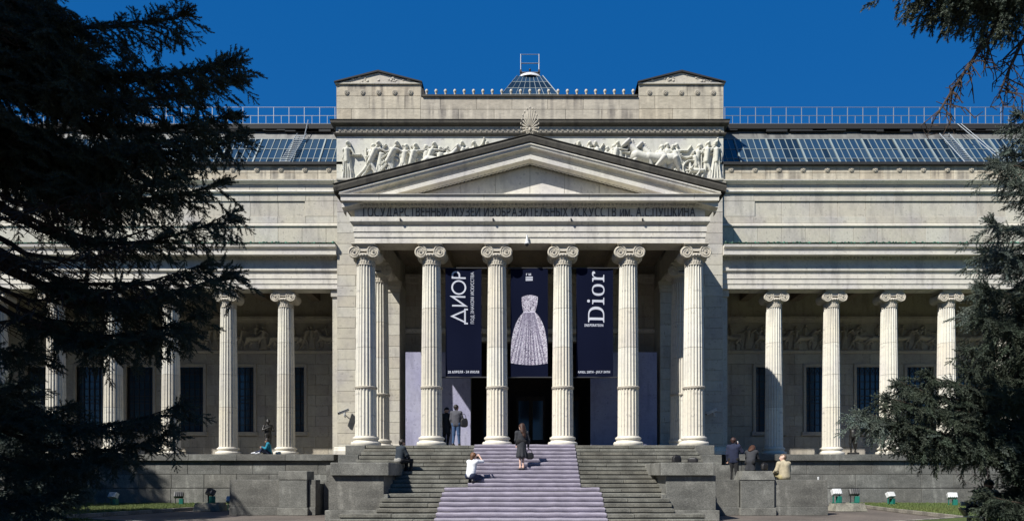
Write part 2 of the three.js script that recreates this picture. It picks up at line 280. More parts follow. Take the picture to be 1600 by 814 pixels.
{ // capital
  const L = [], eye = 0.405, cy = 8.055;
  L.push(lathe([[0.37, 7.54], [0.39, 7.55], [0.39, 7.575], [0.372, 7.585], [0.378, 7.76], [0.40, 7.775], [0.40, 7.80], [0.385, 7.81], [0.44, 7.86], [0.475, 7.93], [0.45, 7.99], [0.3, 8.05]], 40));
  for (let k = 0; k < 24; k++) { const a = k / 24 * Math.PI * 2; L.push(uvm(new THREE.SphereGeometry(0.042, 5, 4).scale(1, 1.5, 1).translate(Math.sin(a) * 0.455, 7.915, Math.cos(a) * 0.455))); L.push(uvm(new THREE.SphereGeometry(0.03, 4, 3).scale(0.9, 2.6, 0.6).rotateY(a).translate(Math.sin(a) * 0.378, 7.675, Math.cos(a) * 0.378))); }
  for (const s of [-1, 1]) {
    const bol = lathe([[0, -0.41], [0.2, -0.41], [0.245, -0.40], [0.25, -0.33], [0.2, -0.2], [0.185, -0.07], [0.2, -0.05], [0.2, 0.05], [0.185, 0.07], [0.2, 0.2], [0.25, 0.33], [0.245, 0.40], [0.2, 0.41], [0, 0.41]], 22).rotateX(Math.PI / 2).translate(s * eye, cy, 0); L.push(uvm(bol));
    for (const f of [-1, 1]) {
      const sp = [], T = 2.35 * Math.PI * 2; for (let i = 0; i <= 44; i++) { const t = i / 44, a = Math.PI / 2 + s * -t * T * -1, r = 0.262 * Math.pow(1 - t, 0.85) + 0.035 * t; sp.push(V(s * eye + Math.cos(a) * r * 1.0, cy + Math.sin(a) * r, f * 0.415)); }
      L.push(tube(sp, 0.034, 0.016, 5)); L.push(uvm(new THREE.SphereGeometry(0.045, 8, 6).translate(s * eye, cy, f * 0.42)));
    }
  }
  for (const f of [-1, 1]) { const top = [], low = []; for (let i = 0; i <= 12; i++) { const t = i / 12 * 2 - 1, sag = 0.035 * (1 - t * t); top.push(V(t * eye, cy + 0.262 - sag * 0.3, f * 0.415)); low.push(V(t * (eye - 0.06), cy + 0.085 - sag * 1.6, f * 0.405)); } L.push(tube(top, 0.034, 0.034, 5), tube(low, 0.028, 0.028, 5)); }
  L.push(box(-eye, eye, cy + 0.02, cy + 0.262, -0.385, 0.385)); L.push(box(-0.49, 0.49, 8.325, 8.355, -0.47, 0.47)); L.push(box(-0.515, 0.515, 8.355, 8.406, -0.5, 0.5, 0.015));
  G.capital = mergeGeometries(L.map((g) => { g = g.index ? g.toNonIndexed() : g; return g; }));
}
function column(parent, name, x, y, z, ring) {
  const c = holder(name, parent, [x, y, z]), turn = Math.floor(R() * 20) / 20 * Math.PI * 2;
  part('base', G.base, M.base, c);
  G.drums.forEach((g) => { const d = part('drum', g, colTones[Math.floor(R() * colTones.length)], c); d.rotation.y = turn; });
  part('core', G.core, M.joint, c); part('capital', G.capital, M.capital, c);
  if (ring) part('collar_ring', G.ring, M.capital, c).position.y = 2.44;
  return c;
}
const colTones = tones('column drum limestone', [0.77, 0.755, 0.71], [[1, 0], [0.90, 0.015], [1.04, -0.008], [0.95, 0.025], [0.98, -0.005]], 0.85, stoneTex, stoneBump, 0.004);

// ---------------------------------------------------------------- the museum
const museum = thing('museum_building', 'pale limestone museum with a six-columned pediment portico and long colonnaded wings', 'building');
const FLOOR = 2.76, WF = 2.55;                          // portico floor and wing floor
for (const x of [-6.925, -4.155, -1.385, 1.385, 4.155, 6.925]) column(museum, 'portico_column', x, FLOOR, 0, true);
for (const s of [-1, 1]) column(museum, 'portico_column', s * 6.925, FLOOR, -2.45, true);
for (const s of [-1, 1]) for (let i = 0; i < 7; i++) column(museum, 'wing_column', s * (12.6 + 2.97 * i), WF, -6.0, false);

// portico entablature
const PH = 7.29, PZ = 0.42;
part('architrave', ringMould([[-0.02, 11.17], [0, 11.17], [0, 11.41], [0.03, 11.413], [0.03, 11.63], [0.06, 11.633], [0.06, 11.84], [0.025, 11.845], [0.03, 11.90], [0.09, 11.94], [0.16, 12.0], [0.17, 12.02], [0.17, 12.2], [-0.01, 12.22]], PH, PZ, -5.04), M.trim, museum);
part('architrave_soffit', [box(-PH + 0.012, PH - 0.012, 11.172, 12.2, -0.42, PZ - 0.012), box(-PH + 0.012, -6.5, 11.172, 12.2, -5.04, -0.422), box(6.5, PH - 0.012, 11.172, 12.2, -5.04, -0.422)], M.inner, museum);
const frieze = part('frieze', ringMould([[0, 12.2], [0, 12.74]], PH, PZ, -5.04), M.trim, museum);
const cornice = part('cornice', ringMould([[0, 12.62], [0.04, 12.63], [0.07, 12.70], [0.12, 12.745], [0.45, 12.75], [0.455, 12.94], [0.5, 12.955], [0.52, 12.985], [0.52, 13.0], [-0.25, 13.01]], PH, PZ, -5.04), M.trim, museum);
{ const L = []; for (let x = -PH; x <= PH; x += 0.16) L.push(box(x - 0.045, x + 0.045, 12.665, 12.742, PZ + 0.1, PZ + 0.2)); stuff(part('dentil_row', L, M.wall, museum)); }
{ // the inscription, each letter a piece of its own
  const font = await new FontLoader().loadAsync('fonts/droid/droid_sans_regular.typeface.json'), small = 0.62;
  const text = 'ГОСУДАРСТВЕННЫЙ МУЗЕЙ ИЗОБРАЗИТЕЛЬНЫХ ИСКУССТВ им. А.С.ПУШКИНА', S = 0.41, items = []; let w = 0;
  for (const ch of text) {
    const k = 'им'.includes(ch) ? 1.0 : 1; if (ch === ' ') { w += S * 0.42; continue; }
    const g = new TextGeometry(ch, { font, size: S * k, depth: 0.035, curveSegments: 4, bevelEnabled: false }); g.computeBoundingBox(); const b = g.boundingBox;
    items.push([g, w - b.min.x]); w += (b.max.x - b.min.x) + S * 0.16;
  }
  const f = 13.85 / w; for (const [g, x] of items) { const o = part('letter', uvm(g), M.lettering, frieze); o.scale.set(f, 1, 1); o.position.set(-6.93 + x * f, 12.26, PZ); }
}
// pediment
const APEX = 15.45, SL = 0.259, TZ = 0.34;
function rake(prof, hx, m, name) {
  const L = [], y = (x, d) => APEX - SL * Math.abs(x) + d;
  for (let i = 0; i + 1 < prof.length; i++) { const [o, d] = prof[i], [p, e] = prof[i + 1]; for (const s of [-1, 1]) { const a = [s * (hx + Math.max(0, o - 0.5)), y(hx, d), TZ + o], b = [0, y(0, d), TZ + o], c = [0, y(0, e), TZ + p], q = [s * (hx + Math.max(0, p - 0.5)), y(hx, e), TZ + p]; L.push(s < 0 ? [a, b, c, q] : [b, a, q, c]); } }
  for (const s of [-1, 1]) for (let i = 0; i + 1 < prof.length; i++) { const [o, d] = prof[i], [p, e] = prof[i + 1]; L.push([[s * hx, y(hx, d), TZ + o], [s * hx, y(hx, e), TZ + p], [s * hx, y(hx, e), TZ - 0.3], [s * hx, y(hx, d), TZ - 0.3]]); }
  return part(name, quads(L), m, museum);
}
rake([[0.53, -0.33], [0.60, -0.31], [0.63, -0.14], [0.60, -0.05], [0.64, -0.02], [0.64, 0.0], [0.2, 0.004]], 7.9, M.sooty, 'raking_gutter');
rake([[0.12, -1.03], [0.14, -0.98], [0.24, -0.94], [0.40, -0.93], [0.405, -0.74], [0.43, -0.72], [0.30, -0.70], [0.30, -0.56], [0.36, -0.52], [0.50, -0.50], [0.53, -0.42], [0.56, -0.40], [0.56, -0.345], [0.1, -0.33]], 7.74, M.trim, 'raking_cornice');
{ const L = []; for (const s of [-1, 1]) for (let x = 0.1; x < 5.5; x += 0.16) L.push(box(-0.04, 0.04, -0.02, 0.03, TZ + 0.06, TZ + 0.14).rotateZ(-s * SL).translate(s * x, APEX - SL * x - 1.0, 0)); stuff(part('raking_dentils', L, M.wall, museum)); }
{ // tympanum slabs
  const ty = holder('tympanum', museum), top = (x) => APEX - SL * Math.abs(x) - 0.98;
  const xs = [-6.2, -4.4, -2.9, -1.45, 0, 1.45, 2.9, 4.4, 6.2];
  for (let i = 0; i + 1 < xs.length; i++) { const a = xs[i] + 0.008, b = xs[i + 1] - 0.008, sh = new THREE.Shape([new THREE.Vector2(a, 12.98), new THREE.Vector2(b, 12.98), new THREE.Vector2(b, Math.max(12.985, top(b))), new THREE.Vector2(a, Math.max(12.985, top(a)))]); const g = new THREE.ExtrudeGeometry(sh, { depth: 0.08, bevelEnabled: false }).translate(0, 0, TZ - 0.19); part('slab', uvm(g), M.trim, ty); }
  const shb = new THREE.Shape([new THREE.Vector2(-7.2, 12.9), new THREE.Vector2(7.2, 12.9), new THREE.Vector2(0, 14.9)]); part('backing', uvm(new THREE.ExtrudeGeometry(shb, { depth: 0.2, bevelEnabled: false }).translate(0, 0, TZ - 0.42)), M.joint, ty);
}
part('portico_roof', quads([-1, 1].flatMap((s) => [[[0, APEX, TZ + 0.62], [s * 8.0, APEX - SL * 8.0, TZ + 0.62], [s * 8.0, APEX - SL * 8.0, -5.04], [0, APEX, -5.04]], [[0, APEX - 0.09, TZ + 0.3], [s * 8.0, APEX - SL * 8.0 - 0.09, TZ + 0.3], [s * 8.0, APEX - SL * 8.0 - 0.09, -5.04], [0, APEX - 0.09, -5.04]], [[s * 8.0, APEX - SL * 8.0, TZ + 0.62], [s * 8.0, APEX - SL * 8.0 - 0.33, TZ + 0.62], [s * 8.0, APEX - SL * 8.0 - 0.33, -5.04], [s * 8.0, APEX - SL * 8.0, -5.04]]])), M.zinc, museum);
{ // palmette on the apex
  const L = [box(-0.34, 0.34, 15.36, 15.50, 0.62, 0.92, 0.02)];
  for (let k = -7; k <= 7; k++) { const a = k / 7 * 1.95, len = 0.80 - 0.25 * Math.abs(k) / 7; L.push(uvm(new THREE.SphereGeometry(1, 8, 6).scale(0.042, len / 2, 0.06).translate(0, len / 2 + 0.12, 0).rotateZ(-a * 0.9).translate(0, 15.74, 0.78)), uvm(new THREE.SphereGeometry(0.052, 8, 6).translate(0, len + 0.09, 0.03).rotateZ(-a * 0.9).translate(0, 15.74, 0.78))); }
  for (const s of [-1, 1]) { const sp = []; for (let i = 0; i <= 20; i++) { const t = i / 20, r = 0.15 * (1 - t) + 0.02, q = t * 9 + 0.5; sp.push([s * (0.17 + Math.cos(q) * r), 15.64 + Math.sin(q) * r, 0.8]); } L.push(tube(sp, 0.035, 0.02, 5)); }
  L.push(uvm(new THREE.SphereGeometry(0.1, 8, 6).translate(0, 15.72, 0.8)));
  const pm = part('palmette', L.map((g) => g.translate(0, -15.4, 0).scale(0.54, 1.0, 0.9)), M.capital, museum); pm.position.y = 15.4;
}
// portico ceiling and floor
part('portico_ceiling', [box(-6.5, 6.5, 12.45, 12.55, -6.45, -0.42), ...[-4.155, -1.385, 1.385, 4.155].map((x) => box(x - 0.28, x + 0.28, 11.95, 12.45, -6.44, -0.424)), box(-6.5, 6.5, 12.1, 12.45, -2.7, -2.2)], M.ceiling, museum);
part('portico_floor', box(-7.55, 7.55, 1.2, FLOOR - 0.002, -6.9, 0.40), M.granite, museum);

// central block: backing masonry, facing stones, bands, parapet
const BH = 9.68, BZ = -5.05;
part('block_masonry', [box(-BH + 0.02, -6.54, 0, 16.28, -7.05, BZ - 0.05), box(6.54, BH - 0.02, 0, 16.28, -7.05, BZ - 0.05), box(-6.54, 6.54, 12.5, 16.28, -7.05, BZ - 0.05), box(-10.27, 10.27, 12.6, 21.15, -13, -7.062), box(-BH + 0.02, -6.7, 0, 12.59, -13, -7.06), box(6.7, BH - 0.02, 0, 12.59, -13, -7.06)], M.joint, museum);
part('wall_coping', box(-BH - 0.03, BH + 0.03, 16.285, 16.39, -6.99, BZ + 0.05, 0.01), M.wall, museum);
for (const s of [-1, 1]) {
  const w = holder('block_wall', museum), [a, b] = s < 0 ? [-BH, -6.52] : [6.52, BH];
  courses(w, { x0: a, x1: b, y0: WF, y1: 16.28, z: BZ - 0.05, course: 0.53, len: 1.25, mats: wallTones, depth: 0.05 });
  part('quoin_return', [box(s > 0 ? BH - 0.022 : -BH, s > 0 ? BH : -BH + 0.022, WF, 16.28, -13, BZ - 0.051)], M.wall, w);
  part('base_moulding', mould([[0, WF], [0.16, WF], [0.16, WF + 0.18], [0.1, WF + 0.26], [0.07, WF + 0.34], [0, WF + 0.38]], s > 0 ? 7.6 : -BH - 0.12, s > 0 ? BH + 0.12 : -7.6, BZ), M.base, w);
  // anta beside the opening
  const an = holder('anta', museum), [c, d] = s < 0 ? [-7.33, -6.5] : [6.5, 7.33];
  courses(an, { x0: c, x1: d, y0: FLOOR + 0.3, y1: 10.65, z: -4.95, course: 0.56, len: 2, mats: wallTones, depth: 0.05 });
  part('shaft_core', box(c + 0.004, d - 0.004, FLOOR, 11.16, -6.44, -4.95), M.wall, an);
  part('base', box(c - 0.05, d + 0.05, FLOOR, FLOOR + 0.3, -5.04, -4.84, 0.03), M.base, an);
  part('capital', [box(c - 0.03, d + 0.03, 10.65, 10.82, -5.04, -4.86), box(c - 0.08, d + 0.08, 10.82, 10.98, -5.04, -4.80, 0.02), box(c - 0.1, d + 0.1, 10.98, 11.165, -5.04, -4.78)], M.capital, an);
}
const UH = 10.29, UZ = -7.0;                          // the upper storey stands back from the lower wall
part('relief_panel', box(-UH, UH, 17.059, 19.556, UZ - 0.06, UZ), M.relief, museum);
part('relief_ledge', mould([[0, 16.847], [0.12, 16.9], [0.16, 17.059], [0, 17.081]], -UH - 0.1, UH + 0.1, UZ), M.capital, museum);
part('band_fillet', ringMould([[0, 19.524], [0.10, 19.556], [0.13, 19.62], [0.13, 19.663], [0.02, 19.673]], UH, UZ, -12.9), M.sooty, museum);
part('ornament_band', ringMould([[0.03, 19.663], [0.03, 20.034]], UH, UZ, -12.9), M.capital, museum);
{ const L = []; for (let x = -10.1; x <= 10.11; x += 0.2884) { L.push(uvm(new THREE.SphereGeometry(1, 6, 4).scale(0.05, 0.13, 0.05).translate(x, 19.854, UZ + 0.04))); for (const s of [-1, 1]) L.push(uvm(new THREE.SphereGeometry(1, 5, 4).scale(0.028, 0.1, 0.04).rotateZ(s * -0.55).translate(x + s * 0.07, 19.822, UZ + 0.04))); L.push(uvm(new THREE.TorusGeometry(0.045, 0.016, 4, 8).translate(x + 0.1442, 19.737, UZ + 0.045))); } stuff(part('lotus_ornament', L, M.capital, museum)); }
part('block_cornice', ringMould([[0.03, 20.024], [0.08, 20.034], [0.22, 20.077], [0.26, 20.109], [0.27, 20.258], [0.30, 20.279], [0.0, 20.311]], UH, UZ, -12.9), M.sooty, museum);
const PX = 5.82;
{
  const p = holder('parapet', museum);
  courses(p, { x0: -PX, x1: PX, y0: 20.3, y1: 21.596, z: UZ - 0.06, course: 0.61, len: 1.9, mats: streakTones, depth: 0.06 });
  part('backing', box(-PX, PX, 20.3, 21.596, -8.2, UZ - 0.06), M.joint, p);
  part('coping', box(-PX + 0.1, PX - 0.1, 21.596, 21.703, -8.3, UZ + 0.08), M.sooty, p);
  const fin = lathe([[0, 0], [0.075, 0], [0.075, 0.05], [0.045, 0.07], [0.05, 0.15], [0.085, 0.21], [0.085, 0.27], [0.05, 0.33], [0, 0.345]], 10);
  for (let i = 0; i < 23; i++) part('antefix', fin, M.capital, p).position.set(-5.5 + 0.5 * i, 21.703, UZ - 0.05);
}
const rosette = mergeGeometries([new THREE.SphereGeometry(0.13, 14, 8).scale(1, 1, 0.28), new THREE.TorusGeometry(0.125, 0.018, 6, 18).translate(0, 0, 0.02), new THREE.SphereGeometry(0.04, 8, 6).translate(0, 0, 0.05), ...Array.from({ length: 8 }, (_, k) => new THREE.SphereGeometry(0.03, 6, 5).scale(1.3, 0.9, 0.8).rotateZ(k * 0.785).translate(Math.cos(k * 0.785) * 0.085, Math.sin(k * 0.785) * 0.085, 0.04))].map((g) => uvm(g)));
for (const s of [-1, 1]) {
  const p = holder('pavilion', museum), [a, b] = s < 0 ? [-UH, -PX] : [PX, UH], mid = (a + b) / 2, hw = (b - a) / 2;
  part('backing', box(a + 0.01, b - 0.01, 20.3, 22.266, -10.0, UZ - 0.06), M.joint, p);
  courses(p, { x0: a, x1: b, y0: 20.3, y1: 21.66, z: UZ - 0.06, course: 0.64, len: 1.9, mats: parapetTones, depth: 0.06 });
  courses(p, { x0: a, x1: b, y0: 21.66, y1: 22.266, z: UZ - 0.06, course: 0.57, len: 2.1, mats: parapetTones, depth: 0.06 });
  part('side_facing', [box(s > 0 ? a - 0.03 : b, s > 0 ? a : b + 0.03, 21.575, 22.266, -10.0, UZ), box(s > 0 ? b : a - 0.01, s > 0 ? b + 0.01 : a, 20.3, 22.266, -10.0, UZ)], M.wall, p);
  for (let i = 0; i < 5; i++) part('rosette', rosette, M.capital, p).position.set(mid + (i - 2) * 0.85, 21.851, UZ);
  part('gable', uvm(new THREE.ExtrudeGeometry(new THREE.Shape([new THREE.Vector2(a + 0.12, 22.34), new THREE.Vector2(b - 0.12, 22.34), new THREE.Vector2(mid, 22.871)]), { depth: 0.25, bevelEnabled: false }).translate(0, 0, UZ - 0.2)), M.capital, p);
  { const L = []; for (let k = 0; k < 26; k++) { const t = rr(-0.75, 0.75), h = (1 - Math.abs(t)) * 0.42; L.push(uvm(new THREE.SphereGeometry(rr(0.03, 0.07), 6, 4).scale(1.4, 1, 0.6).translate(mid + t * hw, 22.383 + rr(0.03, h), UZ + 0.05))); } stuff(part('gable_ornament', L, M.capital, p)); }
  part('ledge', box(a - 0.06, b + 0.06, 22.266, 22.34, -10.05, UZ + 0.08, 0.01), M.wall, p);
  part('roof_slope', quads([-1, 1].flatMap((t) => [[[mid, 22.977, UZ + 0.14], [mid + t * (hw + 0.1), 22.383, UZ + 0.14], [mid + t * (hw + 0.1), 22.383, -10.1], [mid, 22.977, -10.1]], [[mid, 22.977, UZ + 0.14], [mid + t * (hw + 0.1), 22.383, UZ + 0.14], [mid + t * (hw + 0.1), 22.319, UZ + 0.14], [mid, 22.882, UZ + 0.14]], [[mid, 22.882, UZ + 0.14], [mid + t * (hw + 0.1), 22.319, UZ + 0.14], [mid + t * (hw + 0.1), 22.319, -10.1], [mid, 22.882, -10.1]]])), M.tar, p);
  part('corner_scroll', uvm(new THREE.ExtrudeGeometry(new THREE.Shape([new THREE.Vector2(0, 0), new THREE.Vector2(0.34, 0), new THREE.Vector2(0.16, 0.16), new THREE.Vector2(0.05, 0.62), new THREE.Vector2(0, 0.62)]), { depth: 0.3, bevelEnabled: false }).scale(-s, 1, 1).translate(s * (PX - 0.03), 21.703, UZ - 0.34)), M.tar, p);
}
// back wall of the portico with its great doorway
{
  const w = holder('entrance_wall', museum), z = -6.45, door = [-3.1, 3.2, FLOOR, 8.5];
  part('backing', [box(-6.7, door[0], FLOOR, 12.5, -6.9, z - 0.05), box(door[1], 6.7, FLOOR, 12.5, -6.9, z - 0.05), box(door[0], door[1], 8.5, 12.5, -6.9, z - 0.05)], M.joint, w);
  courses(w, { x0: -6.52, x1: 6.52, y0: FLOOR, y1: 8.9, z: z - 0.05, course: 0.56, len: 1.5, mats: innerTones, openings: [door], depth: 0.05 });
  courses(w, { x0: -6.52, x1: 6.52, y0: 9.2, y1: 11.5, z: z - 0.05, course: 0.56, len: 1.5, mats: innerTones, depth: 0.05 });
  part('string_course', mould([[0, 8.9], [0.1, 8.93], [0.16, 9.02], [0.18, 9.12], [0.06, 9.2], [0, 9.2]], -6.5, 6.5, z), M.trim, w);
  part('crown_moulding', mould([[0, 11.5], [0.08, 11.55], [0.12, 11.75], [0.22, 11.8], [0.24, 11.95], [0, 12.0]], -6.5, 6.5, z), M.inner, w);
  part('door_surround', [box(door[0] - 0.22, door[0], FLOOR, 8.72, z, z + 0.07, 0.015), box(door[1], door[1] + 0.22, FLOOR, 8.72, z, z + 0.07, 0.015), box(door[0], door[1], 8.5, 8.72, z, z + 0.07, 0.015)], M.trim, w);
  const v = holder('vestibule', museum);
  part('vestibule_shell', [box(-4.2, 4.3, FLOOR, 9.0, -12.6, -12.5), box(-4.3, -4.2, FLOOR, 9.0, -12.6, -6.9), box(4.3, 4.4, FLOOR, 9.0, -12.6, -6.9), box(-4.3, 4.4, 9.0, 9.1, -12.6, -6.9), box(-4.3, 4.4, FLOOR - 0.1, FLOOR, -12.6, -6.9)], M.woodDark, v);
  for (const x of [-2.05, 0.05, 2.15]) { const d = holder('inner_door', v); part('leaf', box(x - 0.85, x + 0.85, FLOOR, 6.2, -11.0, -10.92), M.woodDark, d); for (const s of [-1, 1]) part('door_pane', box(x + s * 0.42 - 0.3, x + s * 0.42 + 0.3, 3.6, 5.9, -10.92, -10.91), M.glass, d); }
}
// lantern roof seen over the parapet
{
  const q = holder('glass_lantern', museum, [0, 0, -14]), y0 = 22.6, y1 = 26.6, h0 = 2.96, h1 = 0.8, U = 8, Wn = 7;
  const P = (s, t) => { const h = mix(h0, h1, t); return [s * h, mix(y0, y1, t), h]; };
  for (let i = 0; i < U; i++) for (let j = 2; j < Wn; j++) { const e = 0.004, a = P(i / U * 2 - 1 + e, j / Wn + e), b = P((i + 1) / U * 2 - 1 - e, j / Wn + e), c = P((i + 1) / U * 2 - 1 - e, (j + 1) / Wn - e), d = P(i / U * 2 - 1 + e, (j + 1) / Wn - e); part('pane', quads([[a, b, c, d]]), j % 2 ? M.roofGlassDark : M.roofGlass, q); }
  const L = []; for (let i = 0; i <= U; i++) L.push(tube([P(i / U * 2 - 1, 0), P(i / U * 2 - 1, 1)], i % 8 ? 0.02 : 0.045, i % 8 ? 0.014 : 0.03, 4)); for (let j = 1; j < Wn; j++) L.push(tube([P(-1, j / Wn), P(1, j / Wn)], 0.018, 0.018, 4));
  part('mullion_frame', L, M.mullion, q);
  part('side_slopes', quads([[[h0, y0, h0], [h0, y0, -h0], [h1, y1, -h1], [h1, y1, h1]], [[-h0, y0, -h0], [-h0, y0, h0], [-h1, y1, h1], [-h1, y1, -h1]], [[h0, y0, -h0], [-h0, y0, -h0], [-h1, y1, -h1], [h1, y1, -h1]]]), M.roofGlassDark, q);
  part('drum_wall', box(-h0, h0, 18, y0, -h0, h0), M.zinc, q);
  part('cap', lathe([[1.0, 26.55], [0.98, 26.63], [0.75, 26.85], [0.45, 27.01], [0.2, 27.07], [0, 27.08]], 24), M.white, q);
  part('cage_base', [box(-0.62, 0.62, 26.95, 27.03, -0.5, -0.42), box(-0.62, 0.62, 26.95, 27.03, 0.42, 0.5), ...[-1, 1].map((s) => box(s * 0.58 - 0.06, s * 0.58 + 0.06, 26.88, 27.18, -0.5, 0.5))], M.iron, q);
  const c = holder('service_cage', q); for (const x of [-0.58, 0.58]) for (const z of [-0.45, 0.45]) part('post', tube([[x, 27.03, z], [x, 28.18, z]], 0.028, 0.028, 5), M.rail, c);
  part('rails', [27.61, 28.16].flatMap((y) => [tube([[-0.58, y, 0.45], [0.58, y, 0.45]], 0.02, 0.02, 5), tube([[-0.58, y, -0.45], [0.58, y, -0.45]], 0.02, 0.02, 5), tube([[-0.58, y, -0.45], [-0.58, y, 0.45]], 0.02, 0.02, 5), tube([[0.58, y, -0.45], [0.58, y, 0.45]], 0.02, 0.02, 5)]), M.rail, c);
  part('finial', lathe([[0, 27.03], [0.1, 27.05], [0.05, 27.18], [0.03, 27.38], [0.08, 27.45], [0.05, 27.53], [0, 27.55]], 10), M.iron, q);
}
// wings
const windowBars = (w, h) => { const L = [box(-w / 2, w / 2, -0.02, 0.02, -0.02, 0.02)]; for (let i = 1; i < 5; i++) L.push(box(-w / 2 + w * i / 5 - 0.018, -w / 2 + w * i / 5 + 0.018, -h / 2, h / 2, -0.02, 0.022)); for (let j = 1; j < 9; j++) L.push(box(-w / 2, w / 2, -h / 2 + h * j / 9 - 0.018, -h / 2 + h * j / 9 + 0.018, -0.021, 0.021)); for (let i = 0; i < 5; i++) for (const s of [-1, 1]) L.push(tube([[-w / 2 + w * (i + (s > 0 ? 0.02 : 0.98)) / 5, h / 2 - h / 9, 0], [-w / 2 + w * (i + (s > 0 ? 0.98 : 0.02)) / 5, h / 2, 0]], 0.015, 0.015, 4)); for (const s of [-1, 1]) L.push(box(s * (w / 2 - 0.03) - 0.03, s * (w / 2 - 0.03) + 0.03, -h / 2, h / 2, -0.03, 0.03)); return mergeGeometries(L); };
const WW = 1.56, WH = 3.84, bars = windowBars(WW, WH), winPane = box(-WW / 2, WW / 2, -WH / 2, WH / 2, -0.012, 0);
const winFrame = mergeGeometries([[-WW / 2 - 0.17, -WW / 2, -WH / 2 - 0.12, WH / 2 + 0.17], [WW / 2, WW / 2 + 0.17, -WH / 2 - 0.12, WH / 2 + 0.17], [-WW / 2, WW / 2, WH / 2, WH / 2 + 0.17]].map(([a, b, c, d]) => box(a, b, c, d, -0.25, 0.07, 0.02)).concat([box(-WW / 2 - 0.27, WW / 2 + 0.27, -WH / 2 - 0.22, -WH / 2, -0.25, 0.12, 0.02)]));
const tilt = Math.atan2(1.43, 2.2), slopeL = Math.hypot(1.43, 2.2);
for (const s of [-1, 1]) {
  const X0 = 9.69, X1 = 33, ord = (a, b) => s > 0 ? [a, b] : [-b, -a], [x0, x1] = ord(X0, X1), ez = -5.42;
  const ent = holder('wing_entablature', museum);
  part('architrave', mould([[-0.8, 10.96], [0, 10.96], [0, 11.2], [0.03, 11.205], [0.03, 11.45], [0.06, 11.455], [0.06, 11.69], [0.03, 11.7], [0.05, 11.78], [0.13, 11.84], [0.14, 12.0], [-0.8, 12.02]], x0, x1, ez), M.trim, ent);
  part('frieze', mould([[-0.8, 12.0], [0, 12.0], [0, 12.52], [-0.8, 12.52]], x0, x1, ez - 0.004), M.trim, ent);
  part('cornice', mould([[-2.0, 12.43], [0.02, 12.43], [0.08, 12.48], [0.10, 12.515], [0.52, 12.52], [0.525, 12.70], [0.54, 12.72], [0.46, 12.74], [0.5, 12.84], [0.60, 12.88], [0.62, 13.0], [-2.0, 13.06]], x0, x1, ez), M.trim, ent);
  { const L = []; for (let x = X0 + 0.1; x < X1; x += 0.18) L.push(box(s * x - 0.05, s * x + 0.05, 12.44, 12.517, ez + 0.1, ez + 0.24)); stuff(part('dentil_row', L, M.capital, ent)); }
  { const L = [], top = []; for (let x = X0 + 0.1; x < X1; x += 0.16) { const h = rr(0.03, 0.13); if (R() < 0.12) continue; L.push(uvm(new THREE.SphereGeometry(1, 6, 4).scale(rr(0.05, 0.1), h, 0.05).translate(s * x + rr(-0.03, 0.03), 13.06, ez + 0.56))); } L.push(box(x0, x1, 13.062, 13.075, ez - 1.75, ez + 0.64)); stuff(part('copper_cresting', L, M.patina, ent)); }
  // attic storey
  const at = holder('attic_wall', museum), az = -7.2;
  part('backing', box(x0, x1, 12.9, 18.033, az - 1.2, az - 0.08), M.joint, at);
  courses(at, { x0, x1, y0: 13.06, y1: 14.767, z: az + 0.02, course: 0.72, len: 1.28, mats: wallTones, depth: 0.08 });
  part('base_fill', box(x0, x1, 13.0, 14.757, az - 0.08, az + 0.02), M.joint, at);
  part('base_ledge', mould([[0, 14.767], [0.16, 14.767], [0.16, 14.828], [0.06, 14.93], [0, 14.971]], x0, x1, az), M.wall, at);
  courses(at, { x0, x1, y0: 14.971, y1: 15.339, z: az - 0.05, course: 0.36, len: 1.5, mats: wallTones });
  const [pa, pb] = ord(12.05, 32.2);
  courses(at, { x0, x1, y0: 15.339, y1: 16.155, z: az - 0.05, course: 0.8, len: 1.5, mats: wallTones, openings: [[pa, pb, 15.2, 16.1]] });
  courses(at, { x0: pa, x1: pb, y0: 15.339, y1: 16.155, z: az - 0.11, course: 0.8, len: 1.5, mats: wallTones });
  courses(at, { x0, x1, y0: 16.155, y1: 16.584, z: az - 0.05, course: 0.42, len: 1.5, mats: wallTones });
  part('string_ledge', mould([[0, 16.574], [0.1, 16.584], [0.13, 16.645], [0.05, 16.727], [0, 16.727]], x0, x1, az), M.trim, at);
  courses(at, { x0, x1, y0: 16.727, y1: 17.053, z: az - 0.05, course: 0.32, len: 1.5, mats: wallTones });
  part('upper_moulding', mould([[0, 17.053], [0.05, 17.064], [0.12, 17.135], [0.2, 17.176], [0.21, 17.237], [0.06, 17.268], [0, 17.268]], x0, x1, az), M.trim, at);
  courses(at, { x0, x1, y0: 17.268, y1: 17.635, z: az - 0.03, course: 0.36, len: 1.26, mats: parapetTones, depth: 0.07 });
  courses(at, { x0, x1, y0: 17.635, y1: 18.033, z: az - 0.03, course: 0.4, len: 1.26, mats: parapetTones, depth: 0.07, bond: 0 });
  for (let i = 0; i < 18; i++) part('rosette', rosette, M.capital, at).position.set(s * (10.75 + 1.285 * i), 17.829, az + 0.04);
  part('gutter', box(x0, x1, 18.033, 18.176, -8.0, az + 0.2), M.tar, at);
  // glass roof
  const gr = holder('glass_roof', museum), z0 = -7.57, yb = 18.2, rows = [0, 0.27, 0.62, 1], nx = 65, dx = (X1 - X0) / nx;
  const paneG = rows.slice(0, -1).map((r, j) => box(-dx / 2 + 0.012, dx / 2 - 0.012, 0.012, (rows[j + 1] - r) * slopeL - 0.012, -0.006, 0.006));
